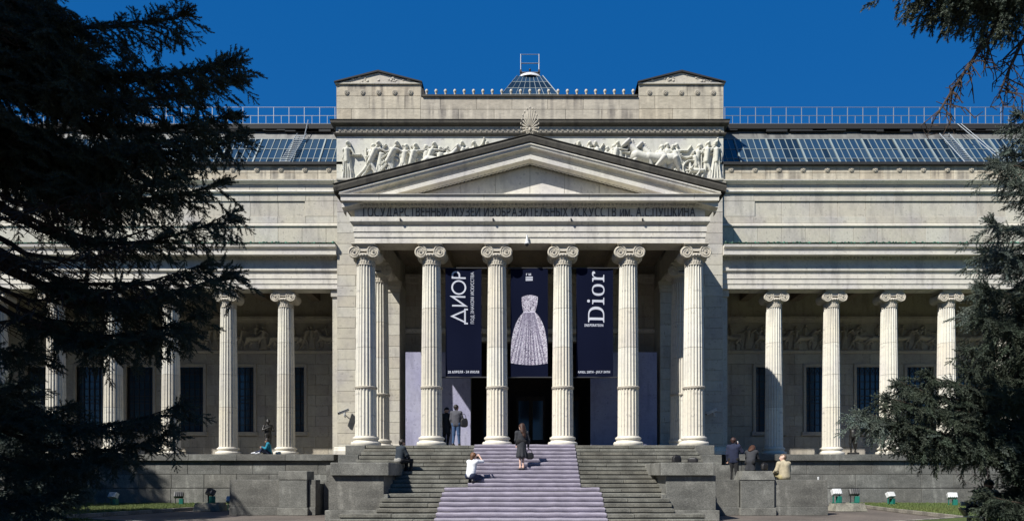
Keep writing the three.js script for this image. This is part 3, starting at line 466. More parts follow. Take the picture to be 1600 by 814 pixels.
  for (let i = 0; i < nx; i++) for (let j = 0; j < 3; j++) {
    const t = rows[j]; const o = part('pane', paneG[j], [M.roofGlass, M.roofGlass, M.roofGlassPale, M.roofGlassDark][Math.floor(R() * 4)], gr);
    o.position.set(s * (X0 + dx * (i + 0.5)), yb + 2.2 * t, z0 - 1.43 * t); o.rotation.x = -tilt + rr(-0.012, 0.012); o.rotation.y = rr(-0.01, 0.01);
  }
  const thin = box(-0.016, 0.016, 0, slopeL, -0.02, 0.03), thick = box(-0.04, 0.04, 0, slopeL, -0.02, 0.06);
  for (let i = 0; i <= nx; i++) { const o = part('mullion', i % 5 ? thin : thick, M.mullion, gr); o.position.set(s * (X0 + dx * i), yb, z0); o.rotation.x = -tilt; }
  for (const t of [0, 0.27, 0.62, 1]) { const o = part('crossbar', box(x0, x1, -0.015, 0.02, -0.015, 0.028), M.mullion, gr); o.position.set(0, yb + 2.2 * t, z0 - 1.43 * t); o.rotation.x = -tilt; }
  part('roof_void', quads([[[x0, yb, z0 - 0.12], [x1, yb, z0 - 0.12], [x1, yb + 2.2, z0 - 1.52], [x0, yb + 2.2, z0 - 1.52]]]), M.tar, gr);
  part('ridge_flashing', quads([[[x0, 20.40, -8.99], [x1, 20.40, -8.99], [x1, 21.06, -9.36], [x0, 21.06, -9.36]]]), M.zinc, gr);
  { const L = []; for (let x = X0; x < X1; x += rr(0.5, 2.6)) { const w = rr(0.4, 2.2); L.push(box(s * x - w / 2, s * x + w / 2, 21.02 - rr(0.02, 0.12), 21.1, -9.38, -9.10)); } L.push(box(x0, x1, 21.06, 21.33, -10.9, -9.08)); part('ridge_eave', L, M.tar, gr); }
  const rl = holder('roof_railing', museum);
  for (let i = 0, x = X0 + 0.5; x < X1; i++, x += 0.435) { const tall = i % 2 === 0; part('post', tall ? railPost() : railStub(), M.rail, rl).position.set(s * x, 21.33, -9.25); }
  for (const y of [21.42, 21.87, 22.35]) part('rail', box(x0, x1, y - 0.009, y + 0.009, -9.264, -9.236), M.rail, rl);
  // loggia
  const lo = holder('loggia_wall', museum), bz = -10.65, wins = [0, 1, 2, 3, 4, 5].map((i) => s * (14.08 + 2.97 * i)), op = wins.map((x) => [x - WW / 2 - 0.17, x + WW / 2 + 0.17, 3.93, 8.07]);
  part('backing', [box(x0, x1, WF, 4.0, bz - 0.4, bz - 0.05), box(x0, x1, 7.93, 12.5, bz - 0.4, bz - 0.05), ...[0, 1, 2, 3, 4, 5, 6].map((i) => { const a = i ? 14.08 + 2.97 * (i - 1) + WW / 2 : X0, b = i < 6 ? 14.08 + 2.97 * i - WW / 2 : X1; const [p, q] = ord(a, b); return box(p, q, 4.0, 7.93, bz - 0.4, bz - 0.05); })], M.joint, lo);
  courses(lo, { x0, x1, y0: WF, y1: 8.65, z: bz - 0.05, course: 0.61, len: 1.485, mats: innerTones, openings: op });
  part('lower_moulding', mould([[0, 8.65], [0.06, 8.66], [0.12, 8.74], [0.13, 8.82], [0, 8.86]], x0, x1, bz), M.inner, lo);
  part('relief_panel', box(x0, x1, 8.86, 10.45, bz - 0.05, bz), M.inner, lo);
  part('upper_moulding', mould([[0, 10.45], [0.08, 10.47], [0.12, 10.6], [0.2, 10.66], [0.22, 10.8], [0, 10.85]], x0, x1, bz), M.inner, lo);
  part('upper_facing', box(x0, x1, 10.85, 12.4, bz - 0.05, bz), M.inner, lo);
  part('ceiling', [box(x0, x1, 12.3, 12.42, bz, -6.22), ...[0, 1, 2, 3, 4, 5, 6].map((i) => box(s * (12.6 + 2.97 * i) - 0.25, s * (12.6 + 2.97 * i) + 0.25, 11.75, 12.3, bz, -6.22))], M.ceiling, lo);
  part('end_pilaster', [box(...ord(9.69, 10.08), WF, 10.6, -6.3, -5.62), box(...ord(9.69, 10.14), 10.6, 10.958, -6.36, -5.54)], M.wall, lo);
  for (const x of wins) { const w = holder('window', museum, [x, 6.0 - 0.03, bz]); part('frame', winFrame, M.inner, w); part('glass_pane', winPane, M.glass, w).position.z = -0.24; part('glazing_bars', bars, M.iron, w).position.z = -0.2; }
  part('wing_end', box(...ord(32.8, 33.2), 0, 17.6, -12, -5.45), M.wall, museum); part('wing_floor', box(x0, x1, 2.0, WF - 0.003, -11, -5.0), M.granite, museum);
}
var _rp, _rs; function railPost() { return _rp ??= box(-0.015, 0.015, 0, 1.03, -0.015, 0.015); } function railStub() { return _rs ??= box(-0.012, 0.012, 0, 0.54, -0.012, 0.012); }

// ---------------------------------------------------------------- stairs, carpets, pedestals, terraces
const RISE = 0.1533, stepZ = (i) => 0.75 + 0.35 * i + (i > 11 ? 0.25 : 0), stepY = (i) => FLOOR - RISE * i;
{
  const st = thing('granite_staircase', 'wide worn granite staircase rising to the columned portico', 'staircase');
  for (let i = 0; i <= 17; i++) {
    const [a, b] = i <= 5 ? [-6.75, 6.75] : i < 16 ? [-5.0, 4.7] : [-6.1 - (i - 16) * 0.3, 5.6 + (i - 16) * 0.3], y = stepY(i), zf = stepZ(i), zb = i ? stepZ(i - 1) - 0.06 : 0.38;
    const n = Math.round((b - a) / 2.1), cuts = [a]; for (let k = 1; k < n; k++) cuts.push(a + (b - a) * (k + (i % 2 ? 0.25 : -0.15)) / n + rr(-0.15, 0.15)); cuts.push(b);
    for (let k = 0; k < n; k++) { const dy = rr(-0.005, 0.004), dz = rr(-0.012, 0.012), p = cuts[k] + 0.005, q = cuts[k + 1] - 0.005; const o = part('step_slab', [box(p, q, y - 0.115, y, zb, zf, 0.014), box(p + 0.002, q - 0.002, y - RISE - 0.01, y - 0.113, zb, zf - 0.045)], stepTones[Math.floor(R() * 4)], st); o.position.set(0, dy, dz); }
  }
  part('core', [box(-6.7, 6.7, 0, 1.6, -1, 2.0), box(-4.7, 4.4, 0, 0.9, 2.0, 4.4), box(-4.7, 4.4, 0, 0.25, 4.4, 5.9)], M.graniteDark, st);
}
function carpet(i0, i1, cx0, w0, cx1, w1, label, tail) {   // cloth draped down the steps
  const pr = []; // [z, y]
  const T = 0.03;
  for (let i = i0; i <= i1; i++) {
    const zb = i ? stepZ(i - 1) : 0.2, zf = stepZ(i), y = stepY(i) + T;
    pr.push([i === i0 ? zb + 0.05 : zb + 0.03, y + 0.002], [mix(zb, zf, 0.3), y], [mix(zb, zf, 0.7), y + 0.002], [zf - 0.01, y + 0.004], [zf + 0.028, y - 0.004], [zf + 0.042, y - 0.028], [zf + 0.032, y - 0.07], [zf + 0.018, y - 0.118], [zf - 0.015, y - RISE + 0.01]);
  }
  const N = 48, pos = [], idx = [], uvs = []; let len = 0; const W = pr.length;
  for (const layer of [0, 1]) { len = 0; for (let j = 0; j < W; j++) { if (j) len += Math.hypot(pr[j][0] - pr[j - 1][0], pr[j][1] - pr[j - 1][1]); const t = j / (W - 1), c = mix(cx0, cx1, t), w = mix(w0, w1, t); for (let k = 0; k <= N; k++) { const x = c + (k / N * 2 - 1) * w + (k === 0 || k === N ? 0.03 * (nA(j * 0.9 + k, 3.3, 256) - 0.5) : 0), wv = 0.02 * (fbm(nB, x / 9 + 5, pr[j][0] / 9 + 5, 32, 3) - 0.5) + 0.008 * (nC(x * 3.1 + 40, pr[j][0] * 0.8 + 40, 256) - 0.5); pos.push(x, pr[j][1] + wv - layer * 0.012, pr[j][0] + wv * 0.8 - layer * 0.008); uvs.push(x, len); } } }
  const S = W * (N + 1), quad = (a, b, c, d) => idx.push(a, b, c, a, c, d);
  for (let j = 0; j + 1 < W; j++) { for (let k = 0; k < N; k++) { const a = j * (N + 1) + k; quad(a, a + N + 1, a + N + 2, a + 1); quad(S + a, S + a + 1, S + a + N + 2, S + a + N + 1); } for (const k of [0, N]) { const a = j * (N + 1) + k; quad(a, S + a, S + a + N + 1, a + N + 1); } }
  const g = new THREE.BufferGeometry(); g.setAttribute('position', new THREE.Float32BufferAttribute(pos, 3)); g.setAttribute('uv', new THREE.Float32BufferAttribute(uvs, 2)); g.setIndex(idx); g.computeVertexNormals();
  return single('stair_carpet', g, M.carpet, label, 'carpet', 'carpets on the stairs');
}
carpet(0, 11, -0.22, 2.06, -0.2, 2.0, 'narrower lavender carpet on the upper steps under the standing woman');
carpet(11, 17, -0.28, 2.72, -0.28, 2.72, 'wider lavender carpet on the lowest steps of the staircase');
// cheek pedestals
for (const [s, xi, xo, lb] of [[-1, 4.75, 6.72, 'grey granite pedestal with overhanging cap where the man in navy sits'], [1, 4.41, 6.2, 'grey granite pedestal with two black bags on its cap']]) {
  const p = thing('stair_pedestal', lb, 'pedestal', [0, 0, 0], 0, 'pedestals flanking the stairs'), o = (a, b) => s > 0 ? [a, b] : [-b, -a];
  part('cap', box(...o(xi, xo), 1.53, 1.97, 2.32, 5.5, 0.025), M.granite, p);
  part('body', box(...o(xi + 0.2, xo + 0.1), 0.36, 1.53, 2.3, 5.36, 0.015), graniteTones[s > 0 ? 0 : 3], p);
  part('corner_strip', box(...o(xi + 0.06, xi + 0.2), 0.36, 0.9, 4.7, 5.38, 0.01), M.granite, p);
  part('plinth', box(...o(xi + 0.05, xo + 0.2), 0, 0.36, 2.3, 5.46, 0.02), M.granite, p);
  // stepped blocks beside the top of the flight
  const b = thing('stepped_podium', s < 0 ? 'stepped granite blocks under the corner column by the lit wall camera' : 'stepped granite blocks under the corner column beside the navy-jacketed man', 'podium', [0, 0, 0], 0, 'stepped podium blocks');
  part('upper_block', box(...o(6.77, 7.58), 2.36, FLOOR - 0.004, -4.9, 0.78, 0.02), graniteTones[0], b);
  part('middle_block', box(...o(6.95, 7.78), 1.94, 2.355, -4.9, 1.12, 0.02), graniteTones[2], b);
  part('lower_block', box(...o(6.77, 8.12), 1.28, 1.935, -4.9, 1.55, 0.02), graniteTones[1], b);
  part('footing', box(...o(6.77, 8.2), 0, 1.275, -4.9, 1.6), graniteTones[3], b);
}
// low parapet walls with a pier
for (const [s, xa, xb, pa, pb] of [[-1, 8.2, 11.5, 8.5, 9.56], [1, 6.35, 11.4, 8.05, 9.32]]) {
  const o = (a, b) => s > 0 ? [a, b] : [-b, -a], w = thing('parapet_wall', s < 0 ? 'low granite wall with a square pier half under tree shadow' : 'low granite wall with a sloped-cap pier below the seated man in beige', 'wall', [0, 0, 0], 0, 'low walls beside the stairs');
  const spans = [[xa, pa - 0.03], [pb + 0.03, xb]].filter(([a, b]) => b - a > 0.2);
  for (const [a, b] of spans) { part('wall_slab', box(...o(a, b), 0.32, 1.36, 2.0, 2.55, 0.015), graniteTones[1], w); part('wall_footing', box(...o(a, b), 0, 0.32, 1.98, 2.58, 0.015), graniteTones[0], w); }
  part('pier', box(...o(pa, pb), 0.3, 1.36, 1.9, 2.66, 0.015), graniteTones[2], w); part('pier_foot', box(...o(pa - 0.05, pb + 0.05), 0, 0.3, 1.85, 2.72, 0.02), M.granite, w);
  if (s < 0) part('pier_cap', box(...o(pa - 0.02, pb + 0.02), 1.36, 1.69, 1.88, 2.68, 0.02), M.granite, w);
  else { const c = new THREE.CylinderGeometry(0.56, 0.66, 0.34, 4, 1).rotateY(Math.PI / 4).toNonIndexed(); c.scale((pb - pa) / 0.90, 1, 0.86).translate(s * (pa + pb) / 2, 1.531, 2.28); c.computeVertexNormals(); part('pier_cap', uvm(c), M.granite, w); }
  const [ta, tb] = o(s < 0 ? 8.25 : 6.4, 11.35); part('raised_terrace', box(ta, tb, 0, 1.2, -4.7, 1.98), M.graniteDark, w);
}
// terrace walls under the wings
for (const s of [-1, 1]) {
  const [x0, x1] = s > 0 ? [9.7, 33] : [-33, -9.7], z = -4.75, w = thing('terrace_wall', s < 0 ? 'granite block terrace wall dappled by tree shadow beside the left lawn' : 'sunlit granite block terrace wall behind the planter and floodlights', 'wall', [0, 0, 0], 0, 'terrace walls under the colonnades');
  part('core', box(x0, x1, 0, 2.24, -6, z - 0.08), M.graniteDark, w);
  courses(w, { x0, x1, y0: 0.88, y1: 2.24, z: z - 0.08, course: 0.64, len: 1.62, mats: graniteTones, depth: 0.08, name: 'granite_block', joint: 0.014, arris: 0.014, jitter: 0.012 });
  courses(w, { x0, x1, y0: 0, y1: 0.86, z: z - 0.02, course: 0.86, len: 1.62, mats: graniteTones, depth: 0.08, name: 'granite_block', joint: 0.014, arris: 0.014 });
  part('base_fill', box(x0, x1, 0, 0.855, z - 0.08, z - 0.02), M.graniteDark, w);
  for (let x = 9.7, i = 0; x < 33; x += 2.4, i++) { const a = x + 0.005, b = Math.min(33, x + 2.395); part('coping_slab', box(...(s > 0 ? [a, b] : [-b, -a]), 2.24, WF, -5.8, z + 0.16, 0.012), graniteTones[i % 3], w); }
}
// lavender hoardings inside the portico
for (const s of [-1, 1]) { const h = thing('lavender_hoarding', s < 0 ? 'lavender hoarding board behind the columns left of the dark doorway' : 'shaded lavender hoarding board right of the dark doorway', 'hoarding', [0, 0, 0], 0, 'lavender boards at the entrance'); const [a, b] = s < 0 ? [-6.22, -2.97] : [3.03, 6.35]; part('board', box(a, b, FLOOR, 7.66, -5.0, -4.94), M.hoarding, h); part('support', box(a + 0.1, b - 0.1, FLOOR, 7.55, -5.06, -5.0), M.woodDark, h); }

// ---------------------------------------------------------------- banners
function bannerTexture(w, h, draw) { const c = document.createElement('canvas'); c.width = w; c.height = h; const g = c.getContext('2d'); g.fillStyle = '#10152a'; g.fillRect(0, 0, w, h); draw(g, w, h); const t = new THREE.CanvasTexture(c); t.colorSpace = THREE.SRGBColorSpace; t.magFilter = THREE.LinearFilter; return t; }
const INK = '#d7d9e2';
function fit(g, text, font, size, want, x, y, turn, color = INK) { g.save(); g.translate(x, y); if (turn) g.rotate(-Math.PI / 2); g.font = font.replace('#', size); g.fillStyle = color; const m = g.measureText(text).width; g.scale(want / m, 1); g.textAlign = 'left'; g.textBaseline = 'alphabetic'; g.fillText(text, 0, 0); g.restore(); }
const BW = 512, BHt = 1536;
const banners = [
  [-3.57, -2.05, 'navy banner with vertical Cyrillic lettering, nearest the couple at the top', (g, w, h) => { g.save(); g.translate(w * 0.56, h * 0.505); g.rotate(-Math.PI / 2); g.strokeStyle = INK; g.lineWidth = 23; g.lineJoin = 'miter'; const U = h * 0.475 / 4.05, T = -w * 0.38, line = (...q) => { g.beginPath(); q.forEach(([a, b], i) => i ? g.lineTo(a * U, b * T) : g.moveTo(a * U, b * T)); g.stroke(); };
    line([0.0, -0.16], [0.0, 0.05], [1.1, 0.05], [1.1, -0.16]); line([0.1, 0.05], [0.55, 0.98], [1.0, 0.05]); line([1.38, 0.98], [1.38, 0.02], [2.08, 0.98], [2.08, 0.02]); g.beginPath(); g.ellipse(2.82 * U, T * 0.5, 0.52 * U, -T * 0.48, 0, 0, 6.3); g.stroke(); line([3.58, 0], [3.58, 0.96], [3.8, 0.96]); g.beginPath(); g.ellipse(3.8 * U, T * 0.71, 0.25 * U, -T * 0.25, 0, -Math.PI / 2, Math.PI / 2); g.stroke(); line([3.58, 0.46], [3.8, 0.46]); g.restore(); fit(g, 'ПОД ЗНАКОМ ИСКУССТВА', '#px sans-serif', 66, h * 0.48, w * 0.79, h * 0.51, true); fit(g, '28 АПРЕЛЯ - 24 ИЮЛЯ', 'bold #px sans-serif', 48, w * 0.88, w * 0.06, h * 0.965, false); }],
  [-0.82, 0.76, 'navy banner printed with a speckled strapless ball gown above the doorway', (g, w, h) => {
    const r = rngOf(77); g.fillStyle = INK; g.font = 'bold 44px sans-serif'; g.fillText('Г М', w * 0.41, h * 0.065); for (let i = 0; i < 3; i++) g.fillRect(w * 0.405, h * (0.075 + i * 0.014), w * 0.19, h * 0.009);
    const path = () => { g.beginPath(); g.moveTo(w * 0.30, h * 0.262); g.quadraticCurveTo(w * 0.5, h * 0.225, w * 0.73, h * 0.262); g.quadraticCurveTo(w * 0.735, h * 0.33, w * 0.655, h * 0.40); g.bezierCurveTo(w * 0.93, h * 0.49, w * 0.995, h * 0.63, w * 0.99, h * 0.875); g.quadraticCurveTo(w * 0.5, h * 0.905, w * 0.005, h * 0.872); g.bezierCurveTo(w * 0.0, h * 0.63, w * 0.08, h * 0.49, w * 0.345, h * 0.40); g.quadraticCurveTo(w * 0.29, h * 0.33, w * 0.30, h * 0.262); g.closePath(); };
    path(); g.fillStyle = '#a7a1ae'; g.fill(); g.save(); path(); g.clip();
    for (let i = 0; i < 8000; i++) { const y = h * mix(0.23, 0.9, r()), x = w * r(), s = 2 + r() * 5, q = r(); g.fillStyle = q < 0.46 ? '#e0dde4' : q < 0.64 ? '#a39cac' : q < 0.82 ? '#6a6474' : q < 0.92 ? '#bfaebf' : '#3a3446'; g.beginPath(); g.ellipse(x, y, s, s * (0.5 + r()), r() * 3, 0, 6.3); g.fill(); }
    for (let i = 0; i < 22; i++) { const a = (i + r() * 0.7) / 22, x0 = w * mix(0.36, 0.65, a), x1 = w * mix(-0.05, 1.05, a); g.strokeStyle = i % 2 ? 'rgba(228,224,234,0.26)' : 'rgba(40,34,58,0.34)'; g.lineWidth = 8 + r() * 20; g.beginPath(); g.moveTo(x0, h * 0.4); g.quadraticCurveTo(mix(x0, x1, 0.4), h * 0.6, x1, h * 0.9); g.stroke(); }
    g.strokeStyle = '#d9d4e2'; g.lineWidth = 16; g.beginPath(); g.moveTo(w * 0.34, h * 0.398); g.lineTo(w * 0.66, h * 0.398); g.stroke(); g.restore();
  }],
  [1.96, 3.52, 'navy banner with vertical Latin serif lettering, right of the gown banner', (g, w, h) => { fit(g, 'Dior', '#px serif', 315, h * 0.485, w * 0.76, h * 0.505, true); g.save(); fit(g, 'INSPIRATION', 'bold #px sans-serif', 50, w * 0.52, w * 0.22, h * 0.535, false); g.restore(); fit(g, 'APRIL 28ᵀᴴ - JULY 24ᵀᴴ'.replace(/ᵀᴴ/g, 'TH'), 'bold #px sans-serif', 44, w * 0.88, w * 0.04, h * 0.965, false); }],
];
for (const [x0, x1, lb, draw] of banners) {
  const b = thing('hanging_banner', lb, 'banner', [(x0 + x1) / 2, 5.68, -0.02], 0, 'navy banners between the columns'), w = x1 - x0, h = 4.57, nx = 12, ny = 40;
  const g = new THREE.PlaneGeometry(w, h, nx, ny), p = g.attributes.position; for (let i = 0; i < p.count; i++) { const u = p.getX(i) / w, v = p.getY(i) / h; p.setZ(i, 0.034 * Math.sin(u * 5 + v * 3 + x0) + 0.024 * Math.sin(v * 9 + x0 * 2) * (1 - 4 * (v - 0.5 + 0.5) * v)); } g.translate(0, h / 2, 0); g.computeVertexNormals();
  part('cloth', g, Object.assign(new THREE.MeshPhysicalMaterial({ color: lin(0.8, 0.8, 0.8), roughness: 1, specularIntensity: 0.15, map: bannerTexture(BW, BHt, draw) }), { name: 'printed banner' }), b);
  const back = g.clone().translate(0, 0, -0.012); part('backing_cloth', back, std('banner back', lin(0.01, 0.014, 0.04), 0.9), b);
  part('top_rod', tube([[-1.0, h + 0.02, 0], [1.0, h + 0.02, 0]], 0.03, 0.03, 8), M.iron, b); part('bottom_rod', tube([[-1.0, -0.02, 0], [1.0, -0.02, 0]], 0.03, 0.03, 8), M.iron, b);
}

// ---------------------------------------------------------------- relief sculpture
// a raised figure from tapered strokes [x0,y0,x1,y1,r0,r1,lift]
function reliefGeo(prims, cell, deep) {
  let ax = 1e9, bx = -1e9, ay = 1e9, by = -1e9; for (const [x0, y0, x1, y1, r0, r1] of prims) { const r = Math.max(r0, r1) + cell; ax = Math.min(ax, x0 - r, x1 - r); bx = Math.max(bx, x0 + r, x1 + r); ay = Math.min(ay, y0 - r, y1 - r); by = Math.max(by, y0 + r, y1 + r); }
  const nx = Math.ceil((bx - ax) / cell), ny = Math.ceil((by - ay) / cell), H = new Float32Array((nx + 1) * (ny + 1)).fill(-1);
  for (const [x0, y0, x1, y1, r0, r1, lift = 1] of prims) {
    const dx = x1 - x0, dy = y1 - y0, L2 = dx * dx + dy * dy || 1e-9, r = Math.max(r0, r1), i0 = Math.max(0, Math.floor((Math.min(x0, x1) - r - ax) / cell)), i1 = Math.min(nx, Math.ceil((Math.max(x0, x1) + r - ax) / cell)), j0 = Math.max(0, Math.floor((Math.min(y0, y1) - r - ay) / cell)), j1 = Math.min(ny, Math.ceil((Math.max(y0, y1) + r - ay) / cell));
    for (let j = j0; j <= j1; j++) for (let i = i0; i <= i1; i++) { const px = ax + i * cell, py = ay + j * cell, t = cl(((px - x0) * dx + (py - y0) * dy) / L2), q = mix(r0, r1, t), d = Math.hypot(px - x0 - dx * t, py - y0 - dy * t) / q; if (d < 1) { const h = lift * (0.045 + deep * q * Math.sqrt(1 - d * d)); if (h > H[j * (nx + 1) + i]) H[j * (nx + 1) + i] = h; } }
  }
  const pos = [], id = new Int32Array(H.length).fill(-1), idx = []; let n = 0; const vid = (k, i, j) => { if (id[k] < 0) { id[k] = n++; pos.push(ax + i * cell, ay + j * cell, H[k] < 0 ? -0.03 : H[k]); } return id[k]; };
  for (let j = 0; j < ny; j++) for (let i = 0; i < nx; i++) { const k = j * (nx + 1) + i, q = [k, k + 1, k + nx + 2, k + nx + 1]; if (q.every((e) => H[e] < 0)) continue; const [a, b, c, d] = [vid(q[0], i, j), vid(q[1], i + 1, j), vid(q[2], i + 1, j + 1), vid(q[3], i, j + 1)]; idx.push(a, b, c, a, c, d); }
  const g = new THREE.BufferGeometry(); g.setAttribute('position', new THREE.Float32BufferAttribute(pos, 3)); g.setIndex(idx); g.computeVertexNormals(); const uv = []; for (let i = 0; i < pos.length; i += 3) uv.push(pos[i], pos[i + 1]); g.setAttribute('uv', new THREE.Float32BufferAttribute(uv, 2)); return g;
}
// a draped human figure, feet at 0,0, facing f (-1 or 1)
function figure({ H = 2, lean = 0, stride = 0.2, f = 1, armA = 0.6, armB = -0.3, bendA = 0.6, bendB = 0.5, robe = 0, kneel = 0, cloak = 0, staff = 0, shield = 0 }) {
  const k = H / 2, hip = [lean * 0.45 * k, (0.98 - kneel * 0.42) * k], ch = [lean * 0.95 * k, hip[1] + 0.52 * k], hd = [lean * 1.15 * k + f * 0.04 * k, ch[1] + 0.34 * k], P = [];
  const leg = (dir, w) => { const foot = [dir * stride * k, 0.04 * k], kn = [(foot[0] + hip[0]) / 2 + f * 0.10 * k * (1 + kneel * 2), (foot[1] + hip[1]) / 2 + 0.04 * k + kneel * 0.08]; P.push([hip[0], hip[1], kn[0], kn[1], 0.10 * k, 0.07 * k, w], [kn[0], kn[1], foot[0], foot[1], 0.066 * k, 0.042 * k, w], [foot[0], foot[1], foot[0] + f * 0.16 * k, foot[1], 0.05 * k, 0.035 * k, w]); };
  leg(-1, 0.8); leg(1, 1.05);
  P.push([hip[0], hip[1], ch[0], ch[1], 0.12 * k, 0.155 * k, 1.15], [ch[0] - 0.14 * k, ch[1] + 0.06 * k, ch[0] + 0.14 * k, ch[1] + 0.06 * k, 0.085 * k, 0.085 * k, 1.2], [ch[0], ch[1] + 0.1 * k, hd[0], hd[1] - 0.05 * k, 0.07 * k, 0.07 * k, 1.2], [hd[0], hd[1], hd[0] + f * 0.03 * k, hd[1] - 0.07 * k, 0.115 * k, 0.085 * k, 1.35]);
  const arm = (a, b, side, w) => { const s = [ch[0] + side * 0.2 * k, ch[1] + 0.07 * k], e = [s[0] + Math.sin(a) * 0.32 * k * f, s[1] - Math.cos(a) * 0.32 * k], h = [e[0] + Math.sin(a + b) * 0.3 * k * f, e[1] - Math.cos(a + b) * 0.3 * k]; P.push([s[0], s[1], e[0], e[1], 0.06 * k, 0.048 * k, w], [e[0], e[1], h[0], h[1], 0.046 * k, 0.036 * k, w], [h[0], h[1], h[0], h[1], 0.055 * k, 0.055 * k, w]); return h; };
  arm(armB, bendB, -f, 0.8); const h = arm(armA, bendA, f, 1.6);
  if (robe) for (let i = 0; i < 9; i++) { const t = i / 8 * 2 - 1; P.push([hip[0] + t * 0.12 * k, hip[1] + 0.2 * k, hip[0] * 0.4 + t * 0.27 * k * robe, 0.06 * k, 0.036 * k, 0.04 * k, 1.0 + (i % 2) * 0.8]); }
  if (cloak) for (let i = 0; i < 6; i++) P.push([ch[0] - f * 0.1 * k, ch[1] + 0.05 * k - i * 0.09 * k, ch[0] - f * (0.42 + 0.1 * (i % 2)) * k * cloak, ch[1] - 0.25 * k - i * 0.14 * k, 0.04 * k, 0.035 * k, 0.9 + (i % 2) * 1.0]);
  if (staff) P.push([h[0], h[1] - 0.85 * k * staff, h[0], h[1] + 0.5 * k, 0.022 * k, 0.022 * k, 1.6]);
  if (shield) P.push([h[0], h[1], h[0], h[1], 0.3 * k, 0.3 * k, 0.7], [h[0], h[1], h[0], h[1], 0.1, 0.1, 1.5]);
  return P;
}
function horse({ S = 1, f = -1, rear = 0, step = 0.2 }) {
  const P = [], X = (x) => x * f * S, Y = (y, x = 0) => (y + rear * Math.max(0, x) * 0.5) * S, seg = (x0, y0, x1, y1, a, b, w = 1.3) => P.push([X(x0), Y(y0, x0), X(x1), Y(y1, x1), a * S, b * S, w]);
  seg(-0.62, 1.12, 0.05, 1.06, 0.27, 0.23, 0.9); seg(0.05, 1.06, 0.60, 1.14, 0.23, 0.27, 0.95); seg(0.62, 1.28, 0.98, 1.72, 0.18, 0.11, 1.2); seg(0.98, 1.74, 1.28, 1.48, 0.13, 0.075, 1.7); seg(0.94, 1.84, 0.92, 1.93, 0.04, 0.02, 1.8);
  for (let i = 0; i < 6; i++) seg(0.55 + i * 0.07, 1.48 + i * 0.075, 0.47 + i * 0.07, 1.36 + i * 0.075, 0.045, 0.03, 1.9);
  for (const [a, w] of [[step, 1.5], [-step * 0.6, 0.8]]) { seg(0.58, 1.0, 0.66 + a, 0.6, 0.13, 0.075, w); seg(0.66 + a, 0.6, 0.6 + a * 0.6, 0.2, 0.065, 0.045, w); seg(0.6 + a * 0.6, 0.2, 0.66 + a * 0.6, 0.06, 0.05, 0.07, w); seg(-0.66, 1.04, -0.58 + a, 0.66, 0.2, 0.09, w); seg(-0.58 + a, 0.66, -0.78 + a, 0.42, 0.075, 0.055, w); seg(-0.78 + a, 0.42, -0.7 + a, 0.06, 0.05, 0.065, w); }
  seg(-0.88, 1.2, -1.02, 0.7, 0.07, 0.05, 0.8); return P;
}
function wheel(r) { const P = []; for (let i = 0; i < 16; i++) { const a = i / 16 * 6.283, b = (i + 1) / 16 * 6.283; P.push([Math.cos(a) * r, Math.sin(a) * r, Math.cos(b) * r, Math.sin(b) * r, 0.055, 0.055, 1.8]); } for (let i = 0; i < 4; i++) { const a = i * 0.785 + 0.3; P.push([-Math.cos(a) * r, -Math.sin(a) * r, Math.cos(a) * r, Math.sin(a) * r, 0.03, 0.03, 1.5]); } P.push([0, 0, 0, 0, 0.09, 0.09, 2]); return P; }
